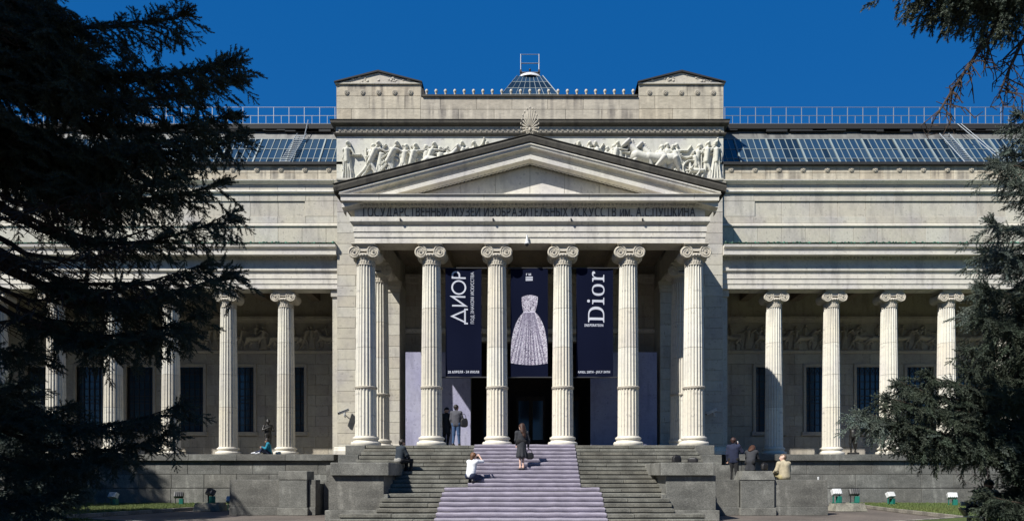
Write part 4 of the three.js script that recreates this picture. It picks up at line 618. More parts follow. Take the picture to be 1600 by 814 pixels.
{
  const add = (name, prims, x, y = 17.05) => part(name, reliefGeo(prims, 0.017, 1.45), M.relief, museum).position.set(x, y, UZ + 0.002), fig = (x, o) => add('relief_figure', figure({ H: 2.2, ...o }), x);
  // left of the pediment
  fig(-9.69, { f: 1, robe: 1.05, stride: 0.16, armA: 0.5, bendA: 1.1, armB: 0.5, bendB: 1.2, cloak: 0.4 });
  fig(-8.77, { f: 1, lean: 0.55, stride: 0.62, armA: 1.2, bendA: 0.5, armB: 0.9, cloak: 0.8 });
  fig(-7.88, { f: 1, lean: 0.62, stride: 0.7, armA: 1.0, bendA: 0.9, armB: 0.4, cloak: 1.1 });
  fig(-6.48, { f: 1, lean: 0.3, stride: 0.72, armA: 1.7, bendA: 0.4, armB: -1.1, bendB: 0.8, kneel: 0.25 });
  fig(-5.68, { f: 1, lean: 0.45, stride: 0.6, armA: 1.5, bendA: 0.6, armB: -0.6, shield: 0 , kneel: 0.1 });
  add('relief_horse', horse({ S: 1.0, f: 1, rear: 0.2, step: 0.3 }), -4.78);
  fig(-3.56, { f: -1, robe: 0.9, armA: 1.2, bendA: 0.9, armB: 0.3 }); fig(-2.89, { f: 1, robe: 0.9, lean: -0.1, armA: 2.4, bendA: 0.4 }); fig(-2.23, { f: -1, robe: 1, armA: 0.8 }); fig(-1.54, { f: 1, armA: 0.9, lean: 0.2, staff: 0.3 }); 
  // right of it
  fig(2.50, { f: -1, armA: 1.1, lean: 0.1 }); fig(3.13, { f: 1, robe: 0.9, armA: 1.6, bendA: 0.9 }); fig(3.77, { f: -1, lean: -0.2, armA: 0.9, bendA: 1.2, cloak: 0.5 }); fig(4.36, { f: 1, lean: 0.2, stride: 0.35, armA: 1.4, bendA: 1.2 });
  add('relief_horse', horse({ S: 1.13, f: -1, rear: 0.25, step: 0.3 }), 6.32); add('relief_horse', horse({ S: 1.1, f: -1, rear: 0.05, step: -0.25 }), 6.96);
  fig(8.02, { f: -1, H: 2.0, lean: -0.35, stride: 0.4, armA: 1.4, bendA: 0.3 }); add('relief_chariot_wheel', wheel(0.45), 8.55, 17.72);
  fig(8.87, { f: -1, H: 1.7, lean: -0.15, stride: 0.3, armA: 1.3, bendA: 0.6, cloak: 0.5 }); add('relief_chariot', [[-0.25, 0.6, 0.35, 0.6, 0.12, 0.12, 1], [-0.3, 0.65, -0.34, 1.1, 0.1, 0.08, 1], [-0.1, 0.6, -1.3, 0.75, 0.04, 0.03, 1]], 8.82);
  fig(9.30, { f: 1, armA: 2.3, bendA: 0.6, lean: 0.1, stride: 0.25 }); fig(9.88, { f: -1, robe: 1.15, armA: 0.7, bendA: 1.1, staff: 0.9, cloak: 0.3 });
  // a lower second rank between them
  const rel = (x, o) => part('relief_figure', reliefGeo(figure({ H: 2.1, ...o }), 0.022, 0.8), M.relief, museum).position.set(x, 17.05, UZ + 0.002), r2 = rngOf(9);
  for (const s of [-1, 1]) for (let x = 2.4; x < 9.1; x += 0.62) rel(s * (x + r2() * 0.2), { H: 1.85 + r2() * 0.3, f: r2() < 0.5 ? 1 : -1, lean: (r2() - 0.5) * 0.7, stride: 0.15 + r2() * 0.45, armA: 0.4 + r2() * 1.8, bendA: r2() * 1.2, armB: r2() * 1.6 - 1, robe: r2() < 0.4 ? 0.9 : 0, cloak: r2() < 0.5 ? 0.7 : 0, staff: r2() < 0.25 ? 0.6 : 0 });
  // frieze on the loggia walls
  const V3 = [horse({ S: 0.6, f: -1, rear: 0.3, step: 0.3 }).concat(figure({ H: 1.1, f: -1, lean: -0.15, armA: 1.2 }).map(([a, b, c, d, ...r]) => [a, b + 0.38, c, d + 0.38, ...r])), figure({ H: 1.42, f: -1, robe: 1, armA: 0.9, bendA: 0.8 }), figure({ H: 1.4, f: 1, lean: 0.3, stride: 0.4, armA: 1.3, cloak: 0.8 }), horse({ S: 0.6, f: 1, rear: 0.1, step: -0.3 }).concat(figure({ H: 1.1, f: 1, lean: 0.1, armA: 0.9 }).map(([a, b, c, d, ...r]) => [a, b + 0.4, c, d + 0.4, ...r]))].map((p) => reliefGeo(p, 0.03, 1.7));
  for (const s of [-1, 1]) for (let x = 11.9, i = 0; x < 28; i++) { const v = [0, 1, 2, 0, 3, 1, 3, 2][i % 8]; part('frieze_figure', V3[v], M.inner, museum).position.set(s * x, 8.88, -10.645); x += v === 0 || v === 3 ? 0.92 : 0.5; }
}

// ---------------------------------------------------------------- fittings on the building and in the grounds
for (const s of [-1, 1]) {
  const c = thing('security_camera', s < 0 ? 'white bracketed security camera on the sunlit wall by the corner column' : 'security camera on the shaded wall beside the rightmost portico column', 'camera', [s * 9.28, 4.55, BZ], s < 0 ? 0.5 : -0.4, 'wall security cameras');
  part('wall_plate', box(-0.07, 0.07, -0.09, 0.09, 0, 0.03, 0.01), M.white, c); part('arm', tube([[0, 0, 0.02], [0, 0.02, 0.2], [-0.05, 0.14, 0.3]], 0.022, 0.02, 6), M.white, c);
  part('housing', box(-0.32, 0.2, 0.1, 0.22, 0.24, 0.38, 0.02).rotateZ(0.42), M.white, c); part('sunshield', box(-0.38, 0.22, 0.215, 0.235, 0.22, 0.40, 0.008).rotateZ(0.42), M.white, c); part('lens', lathe([[0, 0], [0.045, 0], [0.045, 0.05], [0, 0.05]], 12).rotateZ(Math.PI / 2).translate(-0.32, 0.16, 0.31).rotateZ(0.42), M.iron, c);
}
{ const c = thing('pendant_camera', 'small white cone-shaped camera hanging under the portico architrave', 'camera', [-0.12, 11.17, 0.3]); part('cone', lathe([[0, 0.32], [0.03, 0.30], [0.05, 0.1], [0.11, -0.06], [0.1, -0.08], [0, -0.08]], 16), M.white, c).position.z = 0.22; part('bracket', box(-0.03, 0.03, 0.1, 0.16, 0.0, 0.24), M.white, c); part('dome', uvm(new THREE.SphereGeometry(0.075, 12, 8).translate(0, -0.09, 0.22)), M.iron, c); }
for (const x of [-5.35, -1.52, 1.7, 4.65]) { const f = thing('frieze_spotlight', x < -4 ? 'tiny spotlight on the ledge under the first word of the inscription' : x < 0 ? 'tiny spotlight on the ledge under the second word of the inscription' : x < 3 ? 'tiny spotlight on the ledge left of the inscription word of arts' : 'tiny spotlight on the ledge under the last words of the inscription', 'spotlight', [x, 12.03, PZ + 0.15], 0, 'spotlights on the architrave ledge'); part('bracket', box(-0.02, 0.02, -0.02, 0.06, 0, 0.07), M.iron, f); part('head', box(-0.035, 0.035, 0.0, 0.07, 0.05, 0.11, 0.015).rotateX(-0.3), M.zinc, f); }
function ladder(x, label, lean, pole) {
  const l = thing('roof_ladder', label, 'ladder', [x, 18.29, -7.42], 0, 'ladders lying on the glass roofs'), D = (t, off = 0) => [lean * t + off, 2.15 * t, -1.40 * t];
  for (const o of [-0.26, 0.26]) part('rail', tube([D(0, o), D(1.14, o)], 0.024, 0.024, 4), M.rail, l);
  for (let i = 1; i < 15; i++) { const t = i / 13.5; part('rung', box(lean * t - 0.26, lean * t + 0.26, -0.014, 0.014, -0.02, 0.02).translate(0, 2.15 * t, -1.40 * t), M.rail, l); }
  if (pole) for (const o of [0.85, 1.05]) part('handrail', tube([D(-0.02, o + 0.5), D(1.3, o)].map(([a, b, c]) => [a, b + 0.25, c + 0.15]), 0.018, 0.018, 5), M.rail, l);
  else part('handrail', tube([D(0.9, 0.3), [lean + 0.35, 3.3, -1.75]], 0.025, 0.025, 5), M.rail, l);
}
ladder(-13.25, 'pale metal ladder lying on the glass roof beside the spruce', 0.35, false); ladder(23.75, 'pale metal ladder with long handrails on the far glass roof', -0.35, true);
// garden floodlights
function floodlight(x, z, y, turn, label, dark) {
  const f = thing('garden_floodlight', label, 'floodlight', [x, y, z], turn, 'floodlights aimed at the facade');
  part('base', [box(-0.14, 0.14, 0, 0.03, -0.14, 0.14, 0.008), box(0.02, 0.2, 0.03, 0.3, -0.1, 0.1, 0.02)], M.green, f); for (const s of [-1, 1]) part('yoke_arm', box(s * 0.14 - 0.012, s * 0.14 + 0.012, 0.03, 0.44, -0.03, 0.03), dark ? M.iron : M.green, f);
  part('housing', box(-0.2, 0.2, -0.13, 0.13, -0.11, 0.1, 0.03).rotateX(-0.5).translate(0, 0.47, 0), dark ? M.zinc : M.white, f); part('cooling_fins', [-0.12, -0.04, 0.04, 0.12].map((q) => box(q - 0.008, q + 0.008, -0.11, 0.11, 0.1, 0.13).rotateX(-0.5).translate(0, 0.47, 0)), dark ? M.iron : M.white, f); part('lens', box(-0.17, 0.17, -0.1, 0.1, -0.125, -0.11).rotateX(-0.5).translate(0, 0.47, 0), M.glass, f);
}
floodlight(13.0, -0.1, 0.34, 0.1, 'white and green floodlight on the concrete planter end by the low wall'); floodlight(13.75, -0.1, 0.34, -0.2, 'dark floodlight on top of the concrete planter', true);
floodlight(17.1, -3.3, 0.12, 0.3, 'white and green floodlight alone mid-lawn, nearest the planter'); floodlight(19.3, -2.2, 0.12, -0.25, 'white and green floodlight on the lawn nearest the bench sitter');
floodlight(-12.75, -0.3, 0.02, 0.1, 'white and green floodlight standing against the low wall by the stone box'); floodlight(-13.6, -0.2, 0.34, -0.5, 'tilted dark-bodied floodlight on top of the stone box', true);
floodlight(-16.6, -3.2, 0.12, 0.3, 'dim floodlight on the shaded lawn nearest the stone box', true); floodlight(-19.3, -2.6, 0.12, -0.2, 'green-stemmed floodlight in the middle of the shaded lawn'); floodlight(-21.7, -2.2, 0.12, 0.2, 'white-headed floodlight farthest along the shaded lawn');
function planter(x, z, w, label) { const p = thing('concrete_planter', label, 'planter', [x, 0, z], 0, 'concrete boxes under floodlights'); const g = new THREE.CylinderGeometry(0.6, 0.7, 0.32, 4, 1).rotateY(Math.PI / 4).toNonIndexed(); g.computeVertexNormals(); g.scale(w / 0.99, 1, 0.75 / 0.99).translate(0, 0.18, 0); part('trough', uvm(g), M.concrete, p); part('rim', [box(-w * 0.44, w * 0.44, 0.335, 0.36, 0.24, 0.32), box(-w * 0.44, w * 0.44, 0.335, 0.36, -0.32, -0.24)], M.concrete, p); part('foot', box(-w * 0.42, w * 0.42, 0, 0.03, -0.3, 0.3), M.tar, p); }
planter(13.45, -0.1, 1.35, 'pale concrete planter box with two floodlights by the right lawn'); planter(-13.6, -0.2, 1.15, 'pale stone box with a tilted floodlight by the left lawn');
// bags left on the right pedestal
const leather = std('black leather', lin(0.012, 0.011, 0.011), 0.5, null, roughBump, 0.003);
function bag(x, y, z, turn, w, h, d, label, cat, strap) {
  const b = thing('bag', label, cat, [x, y, z], turn, null), pts = []; const g = new THREE.SphereGeometry(0.5, 18, 12), p = g.attributes.position;
  for (let i = 0; i < p.count; i++) { const a = p.getX(i), q = p.getY(i), c = p.getZ(i), sq = (v) => Math.sign(v) * Math.pow(Math.abs(v) * 2, 0.6) / 2; p.setXYZ(i, sq(a) * w * (1 - 0.25 * Math.max(0, q * 2)) + 0.03 * nA(a * 5 + 9, q * 5 + 3, 64), (Math.max(sq(q), -0.5) + 0.5) * h * (0.9 + 0.2 * nB(a * 4 + 7, c * 4 + 7, 64)), sq(c) * d); } g.computeVertexNormals();
  part('body', uvm(g), leather, b); for (let i = 0; i <= 12; i++) { const t = i / 12 * Math.PI; pts.push([Math.cos(t) * w * 0.32, h * 0.85 + Math.sin(t) * strap, d * 0.1]); } part('handle', tube(pts, 0.012, 0.012, 5), leather, b); part('flap', box(-w * 0.36, w * 0.36, h * 0.45, h * 0.8, d * 0.36, d * 0.47, 0.02), leather, b); return b;
}
bag(5.45, 1.972, 3.2, 0.3, 0.36, 0.3, 0.2, 'rounded black bag on the pedestal cap, nearer the stairs', 'bag', 0.07); bag(6.0, 1.972, 3.4, -0.4, 0.38, 0.22, 0.22, 'slumped black bag on the pedestal cap, farther from the stairs', 'bag', 0.03);

// bare sapling in front of the right terrace
{ const t = thing('bare_sapling', 'thin leafless sapling in front of the right terrace wall', 'sapling', [17.9, 0.1, 2.0]), r = rngOf(5), tw = [], st = [[0, 0, 0], [0.05, 0.8, 0.02], [-0.04, 1.7, 0.05], [0.06, 2.6, 0], [0.0, 3.5, 0.03]]; part('trunk', tube(st, 0.03, 0.01, 6), M.twig, t);
  for (let i = 0; i < 26; i++) { const y = 0.7 + r() * 2.6, a = r() * 6.28, L = 0.5 + r() * 1.0, p0 = V(0, y, 0), p1 = V(Math.cos(a) * L * 0.6, y + L * 0.25, Math.sin(a) * L * 0.5), p2 = V(Math.cos(a + 0.3) * L, y + L * (0.2 + r() * 0.6), Math.sin(a + 0.3) * L * 0.8); tw.push(tube([p0, p1, p2], 0.011, 0.005, 4)); for (let k = 0; k < 3; k++) { const q = p1.clone().lerp(p2, r()); tw.push(tube([q, q.clone().add(V(r() - 0.5, r() * 0.4, r() - 0.5).multiplyScalar(0.6))], 0.006, 0.003, 3)); } } part('branches', tw, M.twig, t); }

// ---------------------------------------------------------------- figures as one smooth surface (distance field, surface nets)
function sdfGeo(bones, cell, k = 0.03) {
  let lo = V(1e9, 1e9, 1e9), hi = V(-1e9, -1e9, -1e9); for (const [a, b, ra, rb] of bones) { const r = Math.max(ra, rb) + cell * 2.5; for (const p of [a, b]) { lo.min(V(p[0] - r, p[1] - r, p[2] - r)); hi.max(V(p[0] + r, p[1] + r, p[2] + r)); } }
  const n = [0, 1, 2].map((c) => Math.ceil((hi.getComponent(c) - lo.getComponent(c)) / cell) + 1), F = new Float32Array(n[0] * n[1] * n[2]), at = (i, j, l) => (l * n[1] + j) * n[0] + i;
  const B = bones.map(([a, b, ra, rb]) => { const d = [b[0] - a[0], b[1] - a[1], b[2] - a[2]]; return [a, d, 1 / (d[0] * d[0] + d[1] * d[1] + d[2] * d[2] + 1e-12), ra, rb - ra]; });
  for (let l = 0; l < n[2]; l++) for (let j = 0; j < n[1]; j++) for (let i = 0; i < n[0]; i++) { const x = lo.x + i * cell, y = lo.y + j * cell, z = lo.z + l * cell; let f = 9; for (const [a, d, q, r, dr] of B) { const px = x - a[0], py = y - a[1], pz = z - a[2]; let t = (px * d[0] + py * d[1] + pz * d[2]) * q; t = t < 0 ? 0 : t > 1 ? 1 : t; const ex = px - d[0] * t, ey = py - d[1] * t, ez = pz - d[2] * t, v = Math.sqrt(ex * ex + ey * ey + ez * ez) - r - dr * t; const h = k - Math.abs(f - v); f = Math.min(f, v) - (h > 0 ? h * h / (4 * k) : 0); } F[at(i, j, l)] = f; }
  const pos = [], id = new Int32Array(F.length).fill(-1), idx = [];
  for (let l = 0; l + 1 < n[2]; l++) for (let j = 0; j + 1 < n[1]; j++) for (let i = 0; i + 1 < n[0]; i++) { let m = 0; const v = []; for (let c = 0; c < 8; c++) { v.push(F[at(i + (c & 1), j + (c >> 1 & 1), l + (c >> 2))]); if (v[c] < 0) m |= 1 << c; } if (m === 0 || m === 255) continue; let sx = 0, sy = 0, sz = 0, q = 0; for (let c = 0; c < 8; c++) for (const e of [1, 2, 4]) if (!(c & e)) { const o = c | e; if ((v[c] < 0) !== (v[o] < 0)) { const t = v[c] / (v[c] - v[o]); sx += (c & 1) + (e === 1 ? t : 0); sy += (c >> 1 & 1) + (e === 2 ? t : 0); sz += (c >> 2) + (e === 4 ? t : 0); q++; } } id[at(i, j, l)] = pos.length / 3; pos.push(lo.x + (i + sx / q) * cell, lo.y + (j + sy / q) * cell, lo.z + (l + sz / q) * cell); }
  const quad = (a, b, c, d, flip) => flip ? idx.push(a, c, b, a, d, c) : idx.push(a, b, c, a, c, d);
  for (let l = 1; l + 1 < n[2]; l++) for (let j = 1; j + 1 < n[1]; j++) for (let i = 1; i + 1 < n[0]; i++) { const f0 = F[at(i, j, l)] < 0; if (f0 !== F[at(i + 1, j, l)] < 0) quad(id[at(i, j - 1, l - 1)], id[at(i, j, l - 1)], id[at(i, j, l)], id[at(i, j - 1, l)], !f0); if (f0 !== F[at(i, j + 1, l)] < 0) quad(id[at(i - 1, j, l - 1)], id[at(i - 1, j, l)], id[at(i, j, l)], id[at(i, j, l - 1)], !f0); if (f0 !== F[at(i, j, l + 1)] < 0) quad(id[at(i - 1, j - 1, l)], id[at(i, j - 1, l)], id[at(i, j, l)], id[at(i - 1, j, l)], !f0); }
  const g = new THREE.BufferGeometry(); g.setAttribute('position', new THREE.Float32BufferAttribute(pos, 3)); g.setIndex(idx); g.computeVertexNormals(); const uv = []; for (let i = 0; i < pos.length; i += 3) uv.push(pos[i] + pos[i + 2] * 0.7, pos[i + 1]); g.setAttribute('uv', new THREE.Float32BufferAttribute(uv, 2)); return g;
}
const STAND = { pelvis: [0, 0.96, 0], chest: [0, 1.3, -0.01], neck: [0, 1.48, -0.015], head: [0, 1.63, 0.01], hipL: [0.09, 0.93, 0], hipR: [-0.09, 0.93, 0], kneeL: [0.1, 0.5, 0.02], kneeR: [-0.1, 0.5, 0.02], ankL: [0.1, 0.085, -0.02], ankR: [-0.1, 0.085, -0.02], toeL: [0.12, 0.035, 0.16], toeR: [-0.12, 0.035, 0.16], shL: [0.185, 1.41, -0.015], shR: [-0.185, 1.41, -0.015], elL: [0.235, 1.13, -0.03], elR: [-0.235, 1.13, -0.03], wrL: [0.23, 0.88, 0.05], wrR: [-0.23, 0.88, 0.05], face: [0, 0, 1] };
const lerp3 = (a, b, t) => a.map((v, i) => mix(v, b[i], t)), add3 = (a, b, s = 1) => a.map((v, i) => v + b[i] * s), nrm = (a) => { const l = Math.hypot(...a) || 1; return a.map((v) => v / l); }, crs = (a, b) => [a[1] * b[2] - a[2] * b[1], a[2] * b[0] - a[0] * b[2], a[0] * b[1] - a[1] * b[0]];
const torso = (J, e = 0) => [[J.pelvis, J.chest, 0.125 + e, 0.13 + e], [lerp3(J.pelvis, J.hipL, 0.7), lerp3(J.chest, J.shL, 0.45), 0.10 + e, 0.105 + e], [lerp3(J.pelvis, J.hipR, 0.7), lerp3(J.chest, J.shR, 0.45), 0.10 + e, 0.105 + e], [J.shL, J.shR, 0.068 + e, 0.068 + e], [J.chest, J.neck, 0.11 + e, 0.06 + e]];
const arms = (J, e = 0, to = 1) => ['L', 'R'].flatMap((s) => [[J['sh' + s], J['el' + s], 0.058 + e, 0.045 + e], ...(to > 0 ? [[J['el' + s], lerp3(J['el' + s], J['wr' + s], to), 0.043 + e, mix(0.043, 0.03, to) + e]] : [])]);
const legs = (J, e = 0, to = 1) => ['L', 'R'].flatMap((s) => [[J['hip' + s], J['knee' + s], 0.095 + e, 0.062 + e], [J['knee' + s], lerp3(J['knee' + s], J['ank' + s], to), 0.058 + e, mix(0.058, 0.04, to) + e]]);
const feet = (J, e = 0) => ['L', 'R'].flatMap((s) => [[J['ank' + s], J['toe' + s], 0.042 + e, 0.03 + e], [J['ank' + s], add3(J['ank' + s], [0, -0.045, -0.02]), 0.042 + e, 0.035 + e]]);
function headBones(J, e = 0) { const f = nrm(J.face), u = nrm(add3(J.head, J.neck, -1)), r = nrm(crs(u, f)), P = (a, b, c) => J.head.map((v, i) => v + r[i] * a + u[i] * b + f[i] * c); return { P, bones: [[J.neck, P(0, -0.05, -0.02), 0.052, 0.05], [P(0, 0.025, -0.02), P(0, 0.0, 0.015), 0.098 + e, 0.085 + e], [P(0, -0.03, 0.035), P(0, -0.085, 0.05), 0.07 + e, 0.045 + e], [P(0, 0.0, 0.095), P(0, -0.03, 0.112), 0.011, 0.016], [P(0, -0.062, 0.082), P(0, -0.062, 0.09), 0.022, 0.02], [P(-0.092, 0.005, -0.005), P(-0.094, -0.035, 0), 0.02, 0.014], [P(0.092, 0.005, -0.005), P(0.094, -0.035, 0), 0.02, 0.014]] }; }
function handBones(J, s, curl = 0.5) {
  const w = J['wr' + s], d = nrm(add3(w, J['el' + s], -1)), side = s === 'L' ? 1 : -1; let n = nrm(crs(d, [0, 0.2, 1])); if (Math.abs(d[2]) > 0.9) n = nrm(crs(d, [0, 1, 0])); n = n.map((v) => v * side); const t = nrm(crs(n, d)).map((v) => v), P = (a, b, c) => w.map((v, i) => v + d[i] * a + t[i] * b + n[i] * c), B = [[add3(w, d, -0.05), w, 0.031, 0.027], [P(0.01, -0.018, 0), P(0.075, -0.026, 0), 0.02, 0.016], [P(0.01, 0.012, 0), P(0.078, 0.022, 0), 0.02, 0.016], [P(0.02, 0, 0), P(0.075, 0, 0), 0.019, 0.016]];
  [[0.028, 0.072], [0.010, 0.082], [-0.010, 0.076], [-0.029, 0.058]].forEach(([o, L]) => { const a = P(0.078, o, 0), b = P(0.078 + L * 0.5 * Math.cos(curl * 0.7), o * 1.08, -L * 0.5 * Math.sin(curl * 0.7)), c = P(0.078 + L * 0.5 * Math.cos(curl * 0.7) + L * 0.5 * Math.cos(curl * 1.9), o * 1.05, -L * 0.5 * (Math.sin(curl * 0.7) + Math.sin(curl * 1.9))); B.push([a, b, 0.0092, 0.0085], [b, c, 0.0085, 0.0072]); });
  const a = P(0.015, 0.022, -0.006), b = P(0.045, 0.05, -0.018), c = P(0.078, 0.052, -0.032); B.push([a, b, 0.0125, 0.0105], [b, c, 0.0105, 0.0085]); return B;
}
const fabric = (name, r, g, b) => std(name, lin(r, g, b), 0.9, clothTex, roughBump, 0.006), skinM = std('skin', lin(0.44, 0.26, 0.19), 0.6), skinPale = std('pale skin', lin(0.55, 0.36, 0.28), 0.6);
function person(label, at, turn, pose, clothes, opt = {}) {
  const J = { ...STAND, ...pose }, o = thing('person', label, 'person', at, turn), S = opt.scale ?? 1, hb = headBones(J); o.scale.setScalar(S);
  const bodyG = [sdfGeo([...torso(J, -0.012), ...arms(J, -0.006), ...legs(J, -0.008), ...feet(J, -0.006), ...hb.bones.slice(0, 1)], 0.022, 0.035), sdfGeo(hb.bones, 0.012, 0.018), ...['L', 'R'].map((s) => sdfGeo(handBones(J, s, opt.curl ?? 0.55), 0.0062, 0.007))];
  part('body', bodyG, opt.skin ?? skinM, o);
  part('eyes', [-1, 1].map((s) => uvm(new THREE.SphereGeometry(0.0125, 8, 6).translate(...hb.P(s * 0.034, 0.01, 0.088)))), M.iron, o);
  for (const [name, m, fn, cell = 0.02, k = 0.035] of clothes) part(name, sdfGeo(fn(J, hb.P), cell, k), m, o);
  return o;
}
const shortHair = (J, P) => [[P(0, 0.045, -0.03), P(0, 0.03, 0.01), 0.098, 0.092], [P(0, 0.0, -0.05), P(0, -0.05, -0.055), 0.085, 0.06], [P(0.07, 0.02, -0.03), P(-0.07, 0.02, -0.03), 0.045, 0.045]];
const longHair = (len) => (J, P) => [[P(0, 0.045, -0.03), P(0, 0.035, 0.01), 0.105, 0.097], [P(0.06, 0, -0.045), P(0.075, -0.12 - len * 0.3, -0.075), 0.07, 0.06], [P(-0.06, 0, -0.045), P(-0.075, -0.12 - len * 0.3, -0.075), 0.07, 0.06], [P(0, 0, -0.06), P(0, -0.1 - len, -0.13), 0.085, 0.05], [P(0.05, -0.05, -0.07), P(0.06, -0.1 - len * 0.9, -0.12), 0.06, 0.035], [P(-0.05, -0.05, -0.07), P(-0.06, -0.08 - len * 0.95, -0.12), 0.06, 0.035]];
const shoes = (J) => feet(J, 0.008), jacket = (e, hem = 0.08) => (J) => [...torso(J, e), ...arms(J, e + 0.004, 0.97), [add3(J.pelvis, [0.07, -hem, 0]), add3(J.chest, [0.07, -0.1, 0]), 0.11 + e, 0.10 + e], [add3(J.pelvis, [-0.07, -hem, 0]), add3(J.chest, [-0.07, -0.1, 0]), 0.11 + e, 0.10 + e]];
const trousers = (e) => (J) => [...legs(J, e + 0.006, 0.98), [J.hipL, J.hipR, 0.11 + e, 0.11 + e], [J.pelvis, J.hipL, 0.11 + e, 0.10 + e], [J.pelvis, J.hipR, 0.11 + e, 0.10 + e]];
const collar = (J) => [[add3(J.neck, [0.03, -0.035, 0]), add3(J.neck, [-0.03, -0.035, 0]), 0.066, 0.066]];
const black = fabric('black cloth', 0.012, 0.012, 0.013), navy = fabric('navy cloth', 0.012, 0.018, 0.05), charcoal = fabric('charcoal wool', 0.035, 0.037, 0.043), denim = fabric('blue denim', 0.05, 0.10, 0.21), darkDenim = fabric('dark denim', 0.02, 0.03, 0.07), whiteC = fabric('white cotton', 0.82, 0.83, 0.85), hairBrown = std('brown hair', lin(0.07, 0.032, 0.016), 0.6, barkTex), hairDark = std('dark hair', lin(0.018, 0.014, 0.012), 0.6, barkTex), hairFair = std('fair brown hair', lin(0.19, 0.095, 0.04), 0.6, barkTex), hairGrey = std('grey hair', lin(0.2, 0.165, 0.13), 0.7, barkTex), shoeM = std('shoe leather', lin(0.014, 0.012, 0.012), 0.45), beige = fabric('beige cloth', 0.50, 0.43, 0.29);

// woman standing on the carpet
person('woman in knee-length charcoal coat standing on the carpet with a black handbag', [-0.31, stepY(7) + 0.03, 2.98], Math.PI + 0.25, { kneeL: [0.06, 0.5, 0.02], kneeR: [-0.06, 0.5, 0.02], ankL: [0.06, 0.13, -0.03], ankR: [-0.055, 0.13, -0.02], toeL: [0.075, 0.04, 0.12], toeR: [-0.07, 0.04, 0.13], elR: [-0.26, 1.14, -0.03], wrR: [-0.27, 0.90, 0.07], elL: [0.22, 1.14, 0.02], wrL: [0.15, 0.98, 0.2], face: [0.62, 0.05, 0.75] }, [
  ['coat', charcoal, (J) => [...torso(J, 0.008), ...arms(J, 0.012, 0.96), ...[0, 1, 2, 3, 4, 5, 6, 7].map((i) => { const a = i * 0.785; return [[Math.cos(a) * 0.06, 1.02, Math.sin(a) * 0.05], [Math.cos(a) * 0.17, 0.53, Math.sin(a) * 0.14], 0.085, 0.055]; }), [[0, 1, 0], [0, 0.56, 0], 0.1, 0.14]], 0.02, 0.04], ['belt', black, (J) => [[[0.09, 1.09, 0], [-0.09, 1.09, 0], 0.142, 0.142]], 0.02], ['hair', hairBrown, longHair(0.26)], ['heeled_shoe', shoeM, (J) => [...['L', 'R'].flatMap((s) => [[add3(J['ank' + s], [0, -0.05, 0]), J['toe' + s], 0.035, 0.03], [add3(J['ank' + s], [0, -0.06, -0.03]), add3(J['ank' + s], [0, -0.115, -0.045]), 0.03, 0.012]])], 0.012, 0.02]], { skin: skinPale });
bag(-0.02, 2.13, 2.93, 0.2, 0.30, 0.26, 0.14, 'black handbag hanging from the hand of the woman in the charcoal coat', 'handbag', 0.17);
// crouching woman taking a picture
person('crouching woman in white T-shirt and jeans photographing from the carpet edge', [-2.06, stepY(10) + 0.02, 4.06], 2.55, { pelvis: [0, 0.30, -0.12], hipL: [0.1, 0.27, -0.12], hipR: [-0.1, 0.27, -0.12], kneeL: [0.2, 0.42, 0.26], kneeR: [-0.16, 0.2, 0.25], ankL: [0.16, 0.085, 0.04], ankR: [-0.14, 0.1, -0.16], toeL: [0.18, 0.035, 0.2], toeR: [-0.14, 0.035, -0.02], chest: [0, 0.66, -0.04], neck: [0, 0.84, 0.02], head: [0, 0.985, 0.06], shL: [0.18, 0.77, 0.0], shR: [-0.18, 0.77, 0.0], elL: [0.27, 0.72, 0.24], elR: [-0.27, 0.78, 0.24], wrL: [0.10, 0.92, 0.28], wrR: [-0.12, 0.97, 0.26], face: [0, 0.15, 1] }, [
  ['t_shirt', whiteC, (J) => [...torso(J, 0.012), ...arms(J, 0.016, 0)], 0.02], ['jeans', darkDenim, trousers(0.006)], ['hair', hairFair, (J, P) => [...shortHair(J, P), [P(0, -0.02, -0.07), P(0, -0.12, -0.08), 0.07, 0.05]]], ['shoe', shoeM, shoes]], { skin: skinPale });
{ const c = thing('photo_camera', 'small black camera held up by the crouching woman', 'camera', [-1.87, stepY(10) + 0.95, 3.78], 2.55); part('body', box(-0.07, 0.07, -0.045, 0.045, -0.03, 0.03, 0.01), M.iron, c); part('lens_barrel', lathe([[0, 0], [0.035, 0], [0.035, 0.06], [0.03, 0.08], [0, 0.08]], 14).rotateX(Math.PI / 2).translate(0, 0, 0.03), M.iron, c); part('viewfinder_hump', box(-0.025, 0.025, 0.045, 0.065, -0.02, 0.025, 0.006), M.iron, c); }
